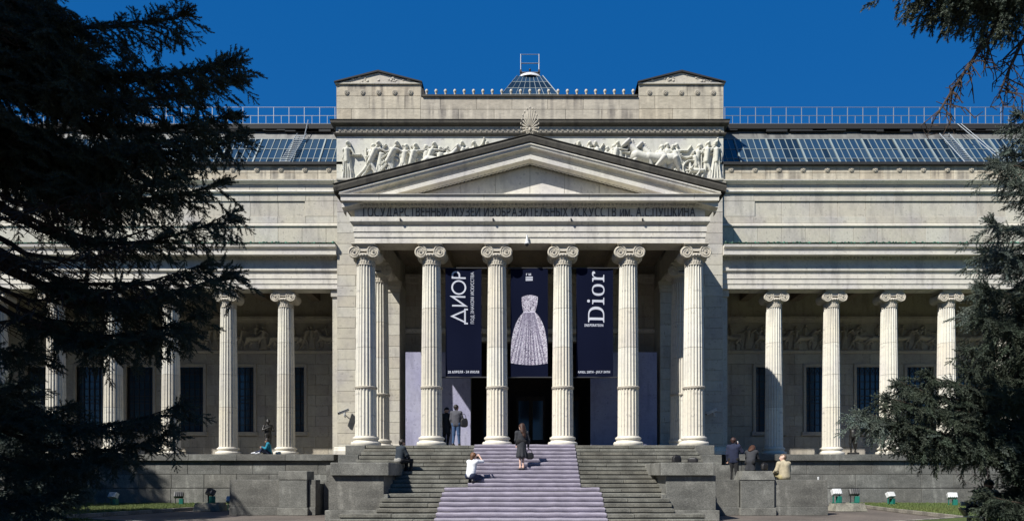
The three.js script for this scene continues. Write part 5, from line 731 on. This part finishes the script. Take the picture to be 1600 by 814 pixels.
// man on the left pedestal
const SIT = { pelvis: [0, 0.12, 0], hipL: [0.1, 0.1, 0.02], hipR: [-0.1, 0.1, 0.02], kneeL: [0.14, 0.1, 0.44], kneeR: [-0.14, 0.1, 0.44], ankL: [0.13, -0.34, 0.42], ankR: [-0.13, -0.34, 0.42], toeL: [0.15, -0.39, 0.6], toeR: [-0.15, -0.39, 0.6], chest: [0, 0.46, 0.05], neck: [0, 0.63, 0.09], head: [0, 0.775, 0.13], shL: [0.19, 0.56, 0.07], shR: [-0.19, 0.56, 0.07], elL: [0.25, 0.32, 0.18], elR: [-0.25, 0.32, 0.18], wrL: [0.1, 0.22, 0.36], wrR: [-0.1, 0.22, 0.36] };
person('man in navy jacket seated on the pedestal edge with his back turned', [-4.84, 1.972, 3.35], 2.35, { ...SIT, kneeL: [0.16, 0.06, 0.42], face: [-0.2, 0, 1] }, [['jacket', fabric('dark slate jacket', 0.02, 0.03, 0.042), jacket(0.016, 0.0)], ['trousers', black, trousers(0.008)], ['shirt_tail', fabric('pale grey shirt', 0.32, 0.31, 0.28), (J) => [[add3(J.pelvis, [0.08, 0.0, -0.03]), add3(J.pelvis, [-0.08, 0.0, -0.03]), 0.12, 0.12]]], ['hair', hairDark, shortHair], ['shoe', shoeM, shoes]]);
// couple at the top
person('man in grey jacket and blue jeans at the top step, shoulder bag at his side', [-3.13, FLOOR + 0.005, -0.15], Math.PI - 0.15, { ankL: [0.13, 0.085, -0.05], ankR: [-0.12, 0.085, 0.05], kneeL: [0.11, 0.5, 0.0], elR: [-0.25, 1.15, 0.06], wrR: [-0.2, 1.0, 0.25], face: [-0.4, 0, 0.9] }, [['jacket', fabric('grey jacket', 0.085, 0.085, 0.10), jacket(0.014, 0.06)], ['jeans', denim, trousers(0.006)], ['hair', hairDark, shortHair], ['shoe', shoeM, shoes], ['collar', charcoal, collar]], { scale: 1.0 });
bag(-2.80, 3.55, -0.02, 0.4, 0.32, 0.38, 0.16, 'black shoulder bag worn by the man in the grey jacket', 'shoulder bag', 0.24);
person('woman in black coat standing close beside the man in the grey jacket', [-3.56, FLOOR + 0.005, -0.3], Math.PI + 0.5, { ankL: [0.09, 0.085, -0.06], ankR: [-0.07, 0.085, 0.08], elL: [0.24, 1.14, 0.05], wrL: [0.16, 1.0, 0.2], face: [0.5, 0, 0.8] }, [['coat', black, (J) => [...torso(J, 0.02), ...arms(J, 0.018, 0.97), ...[0, 1, 2, 3, 4, 5].map((i) => { const a = i * 1.047; return [[Math.cos(a) * 0.06, 1.0, Math.sin(a) * 0.05], [Math.cos(a) * 0.14, 0.6, Math.sin(a) * 0.12], 0.09, 0.06]; })], 0.02, 0.04], ['trousers', black, trousers(0.004)], ['hat', black, (J, P) => [[P(0, 0.06, -0.02), P(0, 0.05, 0.01), 0.105, 0.1]], 0.015], ['shoe', shoeM, shoes]], { scale: 0.93 });
// sitter in turquoise on the terrace
person('person in turquoise hoodie and jeans sitting on the terrace beside a bronze statue', [-13.05, WF + 0.0, -5.0], -1.2, { ...SIT, kneeL: [0.13, 0.34, 0.36], kneeR: [-0.13, 0.2, 0.42], ankL: [0.12, 0.085, 0.5], ankR: [-0.12, 0.085, 0.74], toeL: [0.14, 0.035, 0.68], toeR: [-0.13, 0.06, 0.92], wrL: [0.1, 0.4, 0.38], wrR: [-0.1, 0.36, 0.36], face: [0, -0.5, 1] }, [['hoodie', fabric('turquoise cotton', 0.01, 0.22, 0.33), (J) => [...jacket(0.018, 0)(J), [add3(J.neck, [0.04, -0.02, -0.05]), add3(J.neck, [-0.04, -0.02, -0.05]), 0.07, 0.07]]], ['jeans', darkDenim, trousers(0.006)], ['hair', hairDark, shortHair], ['white_shoe', whiteC, shoes]], { scale: 0.9 });
// group on the right
person('man in navy jacket standing with a phone at his ear behind the low wall', [8.12, 1.203, 1.55], Math.PI - 0.5, { elR: [-0.30, 1.2, 0.06], wrR: [-0.15, 1.5, 0.1], face: [-0.35, 0, 0.9] }, [['jacket', navy, jacket(0.016, 0.10)], ['trousers', black, trousers(0.01)], ['hair', std('reddish dark hair', lin(0.05, 0.018, 0.014), 0.6, barkTex), shortHair], ['shoe', shoeM, shoes], ['collar', fabric('red collar', 0.18, 0.02, 0.02), collar]], { scale: 1.04, curl: 1.1 });
{ const c = thing('mobile_phone', 'small pale phone at the ear of the man in the navy jacket', 'phone', [8.29, 2.83, 1.50], 0.6); part('body', box(-0.01, 0.01, -0.06, 0.06, -0.03, 0.03, 0.005), M.white, c); part('screen', box(0.01, 0.0115, -0.05, 0.05, -0.025, 0.025), M.iron, c); }
person('hunched woman in grey coat with brown hair behind the sloped pier cap', [8.82, 1.203, 1.5], Math.PI - 0.6, { pelvis: [0, 0.86, -0.12], hipL: [0.09, 0.84, -0.12], hipR: [-0.09, 0.84, -0.12], kneeL: [0.1, 0.46, 0.06], kneeR: [-0.1, 0.46, 0.06], chest: [0, 1.16, 0.06], neck: [0, 1.3, 0.16], head: [0, 1.4, 0.27], shL: [0.18, 1.25, 0.1], shR: [-0.18, 1.25, 0.1], elL: [0.22, 1.0, 0.22], elR: [-0.22, 1.0, 0.22], wrL: [0.1, 1.0, 0.42], wrR: [-0.1, 1.02, 0.42], face: [-0.2, -0.7, 0.8] }, [['coat', charcoal, (J) => [...torso(J, 0.016), ...arms(J, 0.016, 0.96), [add3(J.pelvis, [0.08, -0.3, 0.02]), J.pelvis, 0.13, 0.13], [add3(J.pelvis, [-0.08, -0.3, 0.02]), J.pelvis, 0.13, 0.13]]], ['trousers', black, trousers(0.006)], ['hair', hairBrown, longHair(0.16)], ['shoe', shoeM, shoes]], { skin: skinPale });
bag(9.12, 1.72, 2.12, 0.5, 0.3, 0.28, 0.16, 'black and tan bag standing on the sloped pier cap', 'bag', 0.08);
person('man in beige jacket seated on the low wall with his back turned', [9.88, 1.362, 2.25], Math.PI + 0.25, { ...SIT, kneeL: [0.14, 0.2, 0.42], kneeR: [-0.14, 0.18, 0.42], ankL: [0.14, -0.08, 0.66], ankR: [-0.13, -0.08, 0.62], toeL: [0.15, -0.12, 0.84], toeR: [-0.15, -0.12, 0.8], chest: [0, 0.47, 0.03], elL: [0.27, 0.33, 0.1], wrL: [0.24, 0.24, 0.3], elR: [-0.25, 0.32, 0.12], face: [0.95, 0.0, 0.35] }, [['jacket', beige, jacket(0.02, 0.02)], ['trousers', fabric('khaki cloth', 0.46, 0.39, 0.2), trousers(0.01)], ['hair', hairGrey, (J, P) => [[P(0, 0.04, -0.05), P(0, 0.045, -0.01), 0.096, 0.09], [P(0, -0.02, -0.05), P(0, -0.05, -0.05), 0.075, 0.06]]], ['shoe', shoeM, shoes]], { scale: 1.1, skin: skinPale });
{ const c = thing('paper_cup', 'small white paper cup on the low wall behind the beige jacket', 'cup', [11.15, 1.362, 2.3]); part('cup', lathe([[0, 0], [0.03, 0], [0.04, 0.1], [0.037, 0.1], [0.028, 0.006], [0, 0.006]], 16), M.white, c); part('lid', lathe([[0, 0.112], [0.04, 0.11], [0.043, 0.1], [0.03, 0.1]], 16), M.white, c); }
// sitter on the bench by the right spruce
{ const b = thing('garden_bench', 'white slatted garden bench under the dark spruce branches', 'bench', [11.35, 0.12, 11.6], 0.25); for (const z of [-0.2, -0.07, 0.06, 0.19]) part('seat_slat', box(-0.85, 0.85, 0.43, 0.46, z - 0.055, z + 0.055, 0.008), M.white, b); for (const y of [0.6, 0.75]) part('back_slat', box(-0.85, 0.85, y - 0.05, y + 0.05, -0.33, -0.3, 0.008), M.white, b); for (const x of [-0.7, 0.7]) for (const z of [-0.22, 0.2]) part('leg', box(x - 0.04, x + 0.04, 0, 0.43, z - 0.04, z + 0.04, 0.01), M.concrete, b); for (const x of [-0.7, 0.7]) part('back_post', box(x - 0.03, x + 0.03, 0.43, 0.82, -0.29, -0.25, 0.008), M.concrete, b); }
person('person in cream jacket and dark trousers reclining on the bench under branches', [11.0, 0.582, 11.65], -1.15, { ...SIT, chest: [0, 0.44, -0.06], neck: [0, 0.6, -0.06], head: [0, 0.745, -0.03], kneeR: [-0.12, 0.24, 0.42], ankR: [-0.05, 0.1, 0.82], toeR: [-0.05, 0.2, 0.97], face: [0, 0, 1] }, [['jacket', fabric('cream jacket', 0.6, 0.53, 0.36), jacket(0.018, 0)], ['trousers', black, trousers(0.006)], ['hair', hairDark, shortHair], ['pale_shoe', beige, shoes]]);
// bronze statues on the terrace
function statue(label, at, turn, pose, extra, scale) { const J = { ...STAND, ...pose }, hb = headBones(J), s = thing('bronze_statue', label, 'statue', at, turn, 'bronze statues on the terrace'); s.scale.setScalar(scale); part('figure', [sdfGeo([...torso(J, -0.005), ...arms(J), ...legs(J), ...feet(J), ...hb.bones, ...extra(J, hb.P)], 0.022, 0.03), ...['L', 'R'].map((q) => sdfGeo(handBones(J, q, 0.7), 0.007, 0.008))], M.bronze, s); part('plinth', box(-0.26, 0.26, -0.12, 0.02, -0.22, 0.24, 0.02), M.bronze, s); }
statue('slim dark bronze statue with folded arms beside the sitter in turquoise', [-13.55, WF + 0.12, -6.05], 0.5, { elL: [0.28, 1.16, 0.06], wrL: [0.02, 1.2, 0.2], elR: [-0.28, 1.18, 0.06], wrR: [-0.02, 1.3, 0.2], kneeR: [-0.07, 0.5, 0.1] }, (J, P) => [[P(0, 0.06, -0.02), P(0, 0.1, -0.02), 0.09, 0.07]], 0.98);
statue('dark bronze statue with raised arms between the right colonnade columns', [16.75, WF + 0.12, -6.1], -0.3, { pelvis: [0.03, 0.9, 0], elL: [0.3, 1.55, 0.05], wrL: [0.18, 1.75, 0.1], elR: [-0.32, 1.3, 0.08], wrR: [-0.2, 1.5, 0.2], head: [-0.04, 1.6, 0.06], face: [-0.5, -0.4, 0.7], kneeL: [0.13, 0.5, 0.1], kneeR: [-0.14, 0.52, 0.02] }, (J) => [[[0.0, 1.0, -0.06], [0.12, 0.3, -0.1], 0.13, 0.08], [[0, 0.9, 0], [0, 1.1, 0], 0.17, 0.15]], 0.96);

// ---------------------------------------------------------------- spruces
function sprayGeo(seed, needle, hang) {               // a forked twig set with needles, about 0.36 m long along +x
  const r = rngOf(seed), L = [];
  const twig = (a, dir, len) => {
    L.push([a.toArray(), a.clone().add(V(0, 0.004, 0)).toArray(), a.clone().addScaledVector(dir, len).toArray(), a.clone().addScaledVector(dir, len).toArray()]);
    const n = Math.round(len / 0.0042);
    for (let i = 0; i < n; i++) { const t = i / n, p = a.clone().addScaledVector(dir, len * t), q = r() * 6.283, side = V(0, Math.cos(q), Math.sin(q)).addScaledVector(dir, 0.4 + t * 0.75).normalize(), w = V(r() - 0.5, r() - 0.5, r() - 0.5).cross(side).normalize().multiplyScalar(0.0062), tip = p.clone().addScaledVector(side, needle * (0.75 + r() * 0.5) * (1 - t * 0.25)); L.push([p.clone().sub(w).toArray(), p.clone().add(w).toArray(), tip.toArray(), tip.toArray()]); }
  };
  twig(V(0, 0, 0), V(1, -0.05, 0).normalize(), 0.36); for (const s of [-1, 1]) { twig(V(0.07 + r() * 0.04, 0, 0), V(0.75, hang, s * 0.65).normalize(), 0.2); twig(V(0.19 + r() * 0.04, 0, 0), V(0.8, hang, s * 0.6).normalize(), 0.12); }
  const pos = []; for (const [a, b, c] of L) pos.push(...a, ...b, ...c); const g = new THREE.BufferGeometry(); g.setAttribute('position', new THREE.Float32BufferAttribute(pos, 3)); g.computeVertexNormals(); return g;
}
const spray = sprayGeo(4, 0.047, -0.12);
const needleM = (name, r, g, b) => { const m = new THREE.MeshStandardMaterial({ color: lin(r, g, b), roughness: 0.7 }); m.name = name; return m; };
const darkNeedles = needleM('spruce needles', 0.042, 0.056, 0.036), blueNeedles = needleM('blue spruce needles', 0.10, 0.125, 0.105), midNeedles = darkNeedles;
function spruce({ label, at, h, trunk, tips = [], random = 0, rad = 3, y0 = 1, y1, seed, mat, size = 1, dead = [], step = 0.13, az0 = 0, az1 = 6.283, bare = 0.18, twigLen = 0.75, group, up = 0.1, full = 0.75, tipBare = bare, tipTwig = twigLen, boughs = [] }) {
  const r = rngOf(seed), q = (a, b) => a + (b - a) * r(), t = thing('spruce_tree', label, 'tree', at, 0, group), limbs = [], mats = [], d = new THREE.Object3D(), X = V(1, 0, 0); y1 ??= h;
  part('trunk', tube(Array.from({ length: 9 }, (_, i) => [q(-0.05, 0.05), h * i / 8, q(-0.05, 0.05)]), trunk, 0.03, 9), M.bark, t);
  const put = (p, dir, s) => { d.position.copy(p); d.quaternion.setFromUnitVectors(X, dir.clone().normalize()); d.rotateX(q(-0.9, 0.9)); d.scale.setScalar(s * size); d.updateMatrix(); mats.push(d.matrix.clone()); };
  const branch = (tip, isDead, inner = bare, tl = twigLen) => {                    // tip relative to the trunk's foot
    const len = Math.hypot(tip.x, tip.z), a = V(0, tip.y + len * q(0.10, 0.26), 0), out = V(tip.x, 0, tip.z).normalize(), side = V(-out.z, 0, out.x), pt = (s) => a.clone().lerp(tip, s).add(V(0, -len * 0.13 * Math.sin(s * Math.PI) + up * len * (s * s - s) , 0));
    const n = Math.max(4, Math.round(len / 0.45)), P = Array.from({ length: n + 1 }, (_, i) => pt(i / n).add(V(q(-0.04, 0.04), q(-0.04, 0.04), q(-0.04, 0.04)))); limbs.push(tube(P, 0.018 + len * 0.011, 0.007, 5));
    for (let u = len * (isDead ? 0.2 : inner); u < len; u += step * size) {
      const s = u / len, p = pt(s), wl = tl * size * (0.45 + 0.9 * Math.sin(Math.min(1, s * 1.15 + 0.1) * Math.PI * 0.9)) * q(0.6, 1.15);
      for (const g of [-1, 1]) {
        const dir = out.clone().multiplyScalar(q(0.45, 0.9)).addScaledVector(side, g * q(0.5, 1.0)).add(V(0, q(-0.55, 0.05), 0)).normalize(), e = p.clone().addScaledVector(dir, wl);
        if (isDead) { limbs.push(tube([p, p.clone().addScaledVector(dir, wl * 0.5).add(V(0, -0.05, 0)), e.clone().add(V(0, -0.2 * wl, 0))], 0.012, 0.006, 3)); for (let m = 0; m < 3; m++) { const b = p.clone().addScaledVector(dir, wl * q(0.3, 0.9)); limbs.push(tube([b, b.clone().add(V(q(-0.12, 0.12), q(-0.22, 0.05), q(-0.12, 0.12)))], 0.007, 0.004, 3)); } continue; }
        for (let w = 0; w < wl; w += 0.25 * size) put(p.clone().addScaledVector(dir, w).add(V(0, -0.18 * w * w, 0)), dir.clone().add(V(q(-0.25, 0.25), q(-0.35, 0.15) - w * 0.2, q(-0.25, 0.25))), q(0.8, 1.2));
        if (r() < 0.5) { const hp = p.clone().addScaledVector(dir, wl * q(0.1, 0.7)); for (let w = 0, m = q(0.15, 0.6); w < m; w += 0.2) put(hp.clone().add(V(0, -w * size, 0)), V(q(-0.4, 0.4), -1, q(-0.4, 0.4)), q(0.7, 1.0)); }
      }
      if (!isDead) put(p, out.clone().add(V(q(-0.2, 0.2), q(-0.1, 0.35), q(-0.2, 0.2))), q(0.9, 1.2));
    }
    if (!isDead) for (let k = 0; k < 4; k++) put(pt(0.97), out.clone().add(V(q(-0.5, 0.5), q(-0.1, 0.7), q(-0.5, 0.5))), q(0.9, 1.25));
  };
  for (const [x, y, z, own] of tips) branch(V(x - at[0], y - at[1], z - at[2]), false, own ?? tipBare, tipTwig);
  for (const path of boughs) {                          // leafless drooping boughs
    const c = new THREE.CatmullRomCurve3(path.map(([x, y, z]) => V(x - at[0], y - at[1], z - at[2]))), L = c.getLength(); limbs.push(tube(c.getPoints(24), 0.05, 0.012, 6));
    for (let u = L * 0.45; u < L; u += 0.055) { const p = c.getPointAt(u / L), m = q(0.2, 0.62), e1 = p.clone().add(V(q(-0.22, 0.22), -m * 0.45, q(-0.25, 0.25))), e2 = e1.clone().add(V(q(-0.12, 0.12), -m * 0.55, q(-0.12, 0.12))); limbs.push(tube([p, e1, e2], 0.012, 0.006, 3)); for (let k = 0; k < 4; k++) { const b = (k < 2 ? p.clone().lerp(e1, r()) : e1.clone().lerp(e2, r())); limbs.push(tube([b, b.clone().add(V(q(-0.14, 0.14), q(-0.14, 0.06), q(-0.12, 0.12)))], 0.008, 0.005, 3)); } }
  }
  for (const [x, y, z] of dead) branch(V(x - at[0], y - at[1], z - at[2]), true);
  for (let i = 0; i < random; i++) { const f = (i + r()) / random, y = mix(y0, y1, f), a = q(az0, az1), L = rad * q(0.7, 1.05) * (typeof rad === 'number' ? Math.min(1, (h - y) / (h * full) + 0.08) : 1); branch(V(Math.cos(a) * L, y, Math.sin(a) * L), false); }
  part('branches', limbs, M.bark, t);
  const im = new THREE.InstancedMesh(spray, mat, mats.length), c = new THREE.Color(); mats.forEach((m, i) => { im.setMatrixAt(i, m); const k = q(0.7, 1.25); im.setColorAt(i, c.setRGB(k * q(0.92, 1.08), k, k * q(0.9, 1.05))); });
  im.name = 'crown'; im.castShadow = im.receiveShadow = true; im.userData.kind = 'stuff'; t.add(im); sprays += mats.length; return t;
}
let sprays = 0;
// the great spruce on the left of the picture
spruce({ label: 'huge dark spruce filling the left edge in front of the colonnade', at: [-9.8, 0, 16], h: 12.6, trunk: 0.26, seed: 21, mat: darkNeedles, random: 78, rad: 3.3, y0: 6.9, y1: 12.3, step: 0.15, full: 0.5, tipBare: 0.28, tipTwig: 0.5,
  tips: [[-5.86, 9.41, 16.17], [-5.58, 8.96, 15.49], [-5.03, 8.67, 16.08], [-4.95, 8.24, 16.34], [-5.33, 7.95, 15.66], [-5.03, 7.52, 15.92], [-5.42, 7.18, 16.51], [-5.50, 6.76, 15.66], [-5.84, 6.51, 16.42], [-5.16, 6.04, 16.00], [-5.84, 5.32, 15.58], [-5.20, 5.03, 16.00], [-5.92, 4.39, 15.66], [-6.01, 4.01, 16.17], [-6.00, 2.75, 16.10], [-6.30, 2.30, 15.90], [-8.44, 3.10, 16.40], [-7.90, 2.70, 16.20], [-7.56, 1.90, 16.00], [-8.00, 1.30, 16.20], [-8.30, 3.70, 16.40]],
  dead: [[-6.4, 5.5, 16.4], [-6.9, 5.2, 16.8], [-7.2, 4.7, 16.2], [-6.7, 4.5, 15.6], [-7.6, 5.9, 16.9], [-8.0, 5.2, 17.0], [-6.2, 5.9, 15.9], [-7.0, 6.2, 16.6], [-7.9, 4.3, 16.7], [-6.0, 5.0, 16.1], [-8.3, 8.6, 17.2], [-8.5, 9.2, 16.9]] });
spruce({ label: 'young sunlit spruce low at the left edge beside the lawn', at: [-15.2, 0, 8.4], h: 4.4, trunk: 0.07, seed: 5, mat: blueNeedles, random: 54, rad: 1.9, y0: 0.5, y1: 4.2, step: 0.11, twigLen: 0.5 });
// the two spruces on the right of the picture
spruce({ label: 'tall blue-grey sunlit spruce rising up the right edge', at: [14.5, 0, 12], h: 14, trunk: 0.26, seed: 33, mat: blueNeedles, random: 60, rad: 2.7, y0: 6.0, y1: 13.5, step: 0.14,
  tips: [[11.3, 9.9, 12.2], [11.6, 9.3, 11.6], [11.0, 8.9, 12.0], [11.3, 8.2, 12.3], [10.85, 7.5, 12], [11.1, 7.0, 11.5], [10.9, 6.65, 12.3], [10.6, 6.0, 12], [10.9, 5.6, 11.5], [7.75, 3.05, 12.1], [8.0, 2.85, 12.3], [11.2, 6.2, 12.6]] });
spruce({ label: 'dark spruce with one long low branch across the right colonnade', at: [13.3, 0, 12.6], h: 7.4, trunk: 0.2, seed: 35, mat: darkNeedles, random: 16, rad: 2.2, y0: 4.4, y1: 6.8, step: 0.125, full: 0.4, tipBare: 0.3, tipTwig: 0.5,
  tips: [[10.3, 5.75, 12.6], [10.5, 5.3, 12.2], [10.25, 5.1, 12.7], [9.95, 4.45, 12.5], [10.5, 4.75, 13.0], [10.0, 3.95, 12.4], [10.3, 3.65, 12.8], [9.0, 3.8, 12.6], [8.35, 3.65, 12.5], [8.0, 3.3, 12.6], [8.3, 2.8, 12.7], [8.65, 2.35, 12.5], [9.15, 2.95, 12.8], [9.75, 3.1, 12.5], [10.9, 4.2, 13.3], [11.2, 5.0, 13.0], [11.0, 3.9, 12.2]] });
spruce({ label: 'small dark spruce low in the corner behind the bench sitter', at: [11.75, 0.1, 12.9], h: 2.7, trunk: 0.06, seed: 36, mat: darkNeedles, random: 46, rad: 1.55, y0: 0.3, y1: 2.5, step: 0.11, twigLen: 0.45 });
// the conifer whose branch hangs into the top right corner; most of its crown lies above the frame
spruce({ label: 'conifer branch with bare drooping twigs hanging into the top corner', at: [12.4, 0, 17.6], h: 17, trunk: 0.28, seed: 44, mat: darkNeedles, random: 40, rad: 3.0, y0: 12, y1: 16, step: 0.15, size: 1.2, full: 0.4, tipBare: 0.5, tipTwig: 0.42,
  tips: [[5.85, 9.25, 17.2, 0.78], [6.15, 9.1, 17.5, 0.8], [6.5, 9.2, 17.0, 0.81], [6.3, 9.5, 16.8, 0.79], [6.7, 9.4, 17.4, 0.83], [6.0, 9.55, 17.4, 0.78], [6.85, 9.25, 17.2, 0.85], ...Array.from({ length: 34 }, (_, i) => [5.4 + (i * 0.618 % 1) * 4.0, 12.3 + (i * 0.37 % 1) * 2.8, 17.0 + (i * 0.77 % 1) * 3.2])],
  boughs: [[[12.4, 10.2, 17.6], [9.2, 9.5, 17.3], [7.55, 8.85, 17.2], [6.95, 8.15, 17.2], [6.5, 7.5, 17.2], [6.25, 7.1, 17.2]], [[12.4, 9.9, 17.6], [9.0, 9.2, 17.2], [7.8, 8.5, 17.1], [7.45, 7.9, 17.1], [7.25, 7.4, 17.1]]] });
// trees beside the camera that shade the left spruce and the lawn walls
for (const [x, z, h, rad, n, sd, lb] of [[-12.6, 22.8, 20.5, 4.6, 170, 51, 'tall spruce past the left edge, nearest to the viewer'], [-18.6, 21.4, 19, 4.8, 170, 55, 'second tall spruce past the left edge, behind the nearest one'], [-21.2, 9.7, 15.5, 3.3, 100, 52, 'spruce past the left edge whose shadow falls on the low wall'], [-31, 6.5, 19, 4.4, 100, 53, 'spruce past the left edge whose shadow falls on the terrace wall'], [-27.5, 3.5, 11, 3.0, 70, 54, 'shorter spruce past the left edge shading the far terrace end']])
  spruce({ label: lb, at: [x, 0, z], h, trunk: 0.32, seed: sd, mat: midNeedles, random: n, rad, y0: 1.5, size: 2.0, step: 0.15, full: 0.45, group: 'spruces beside the lawn' });

renderer.render(scene, camera);
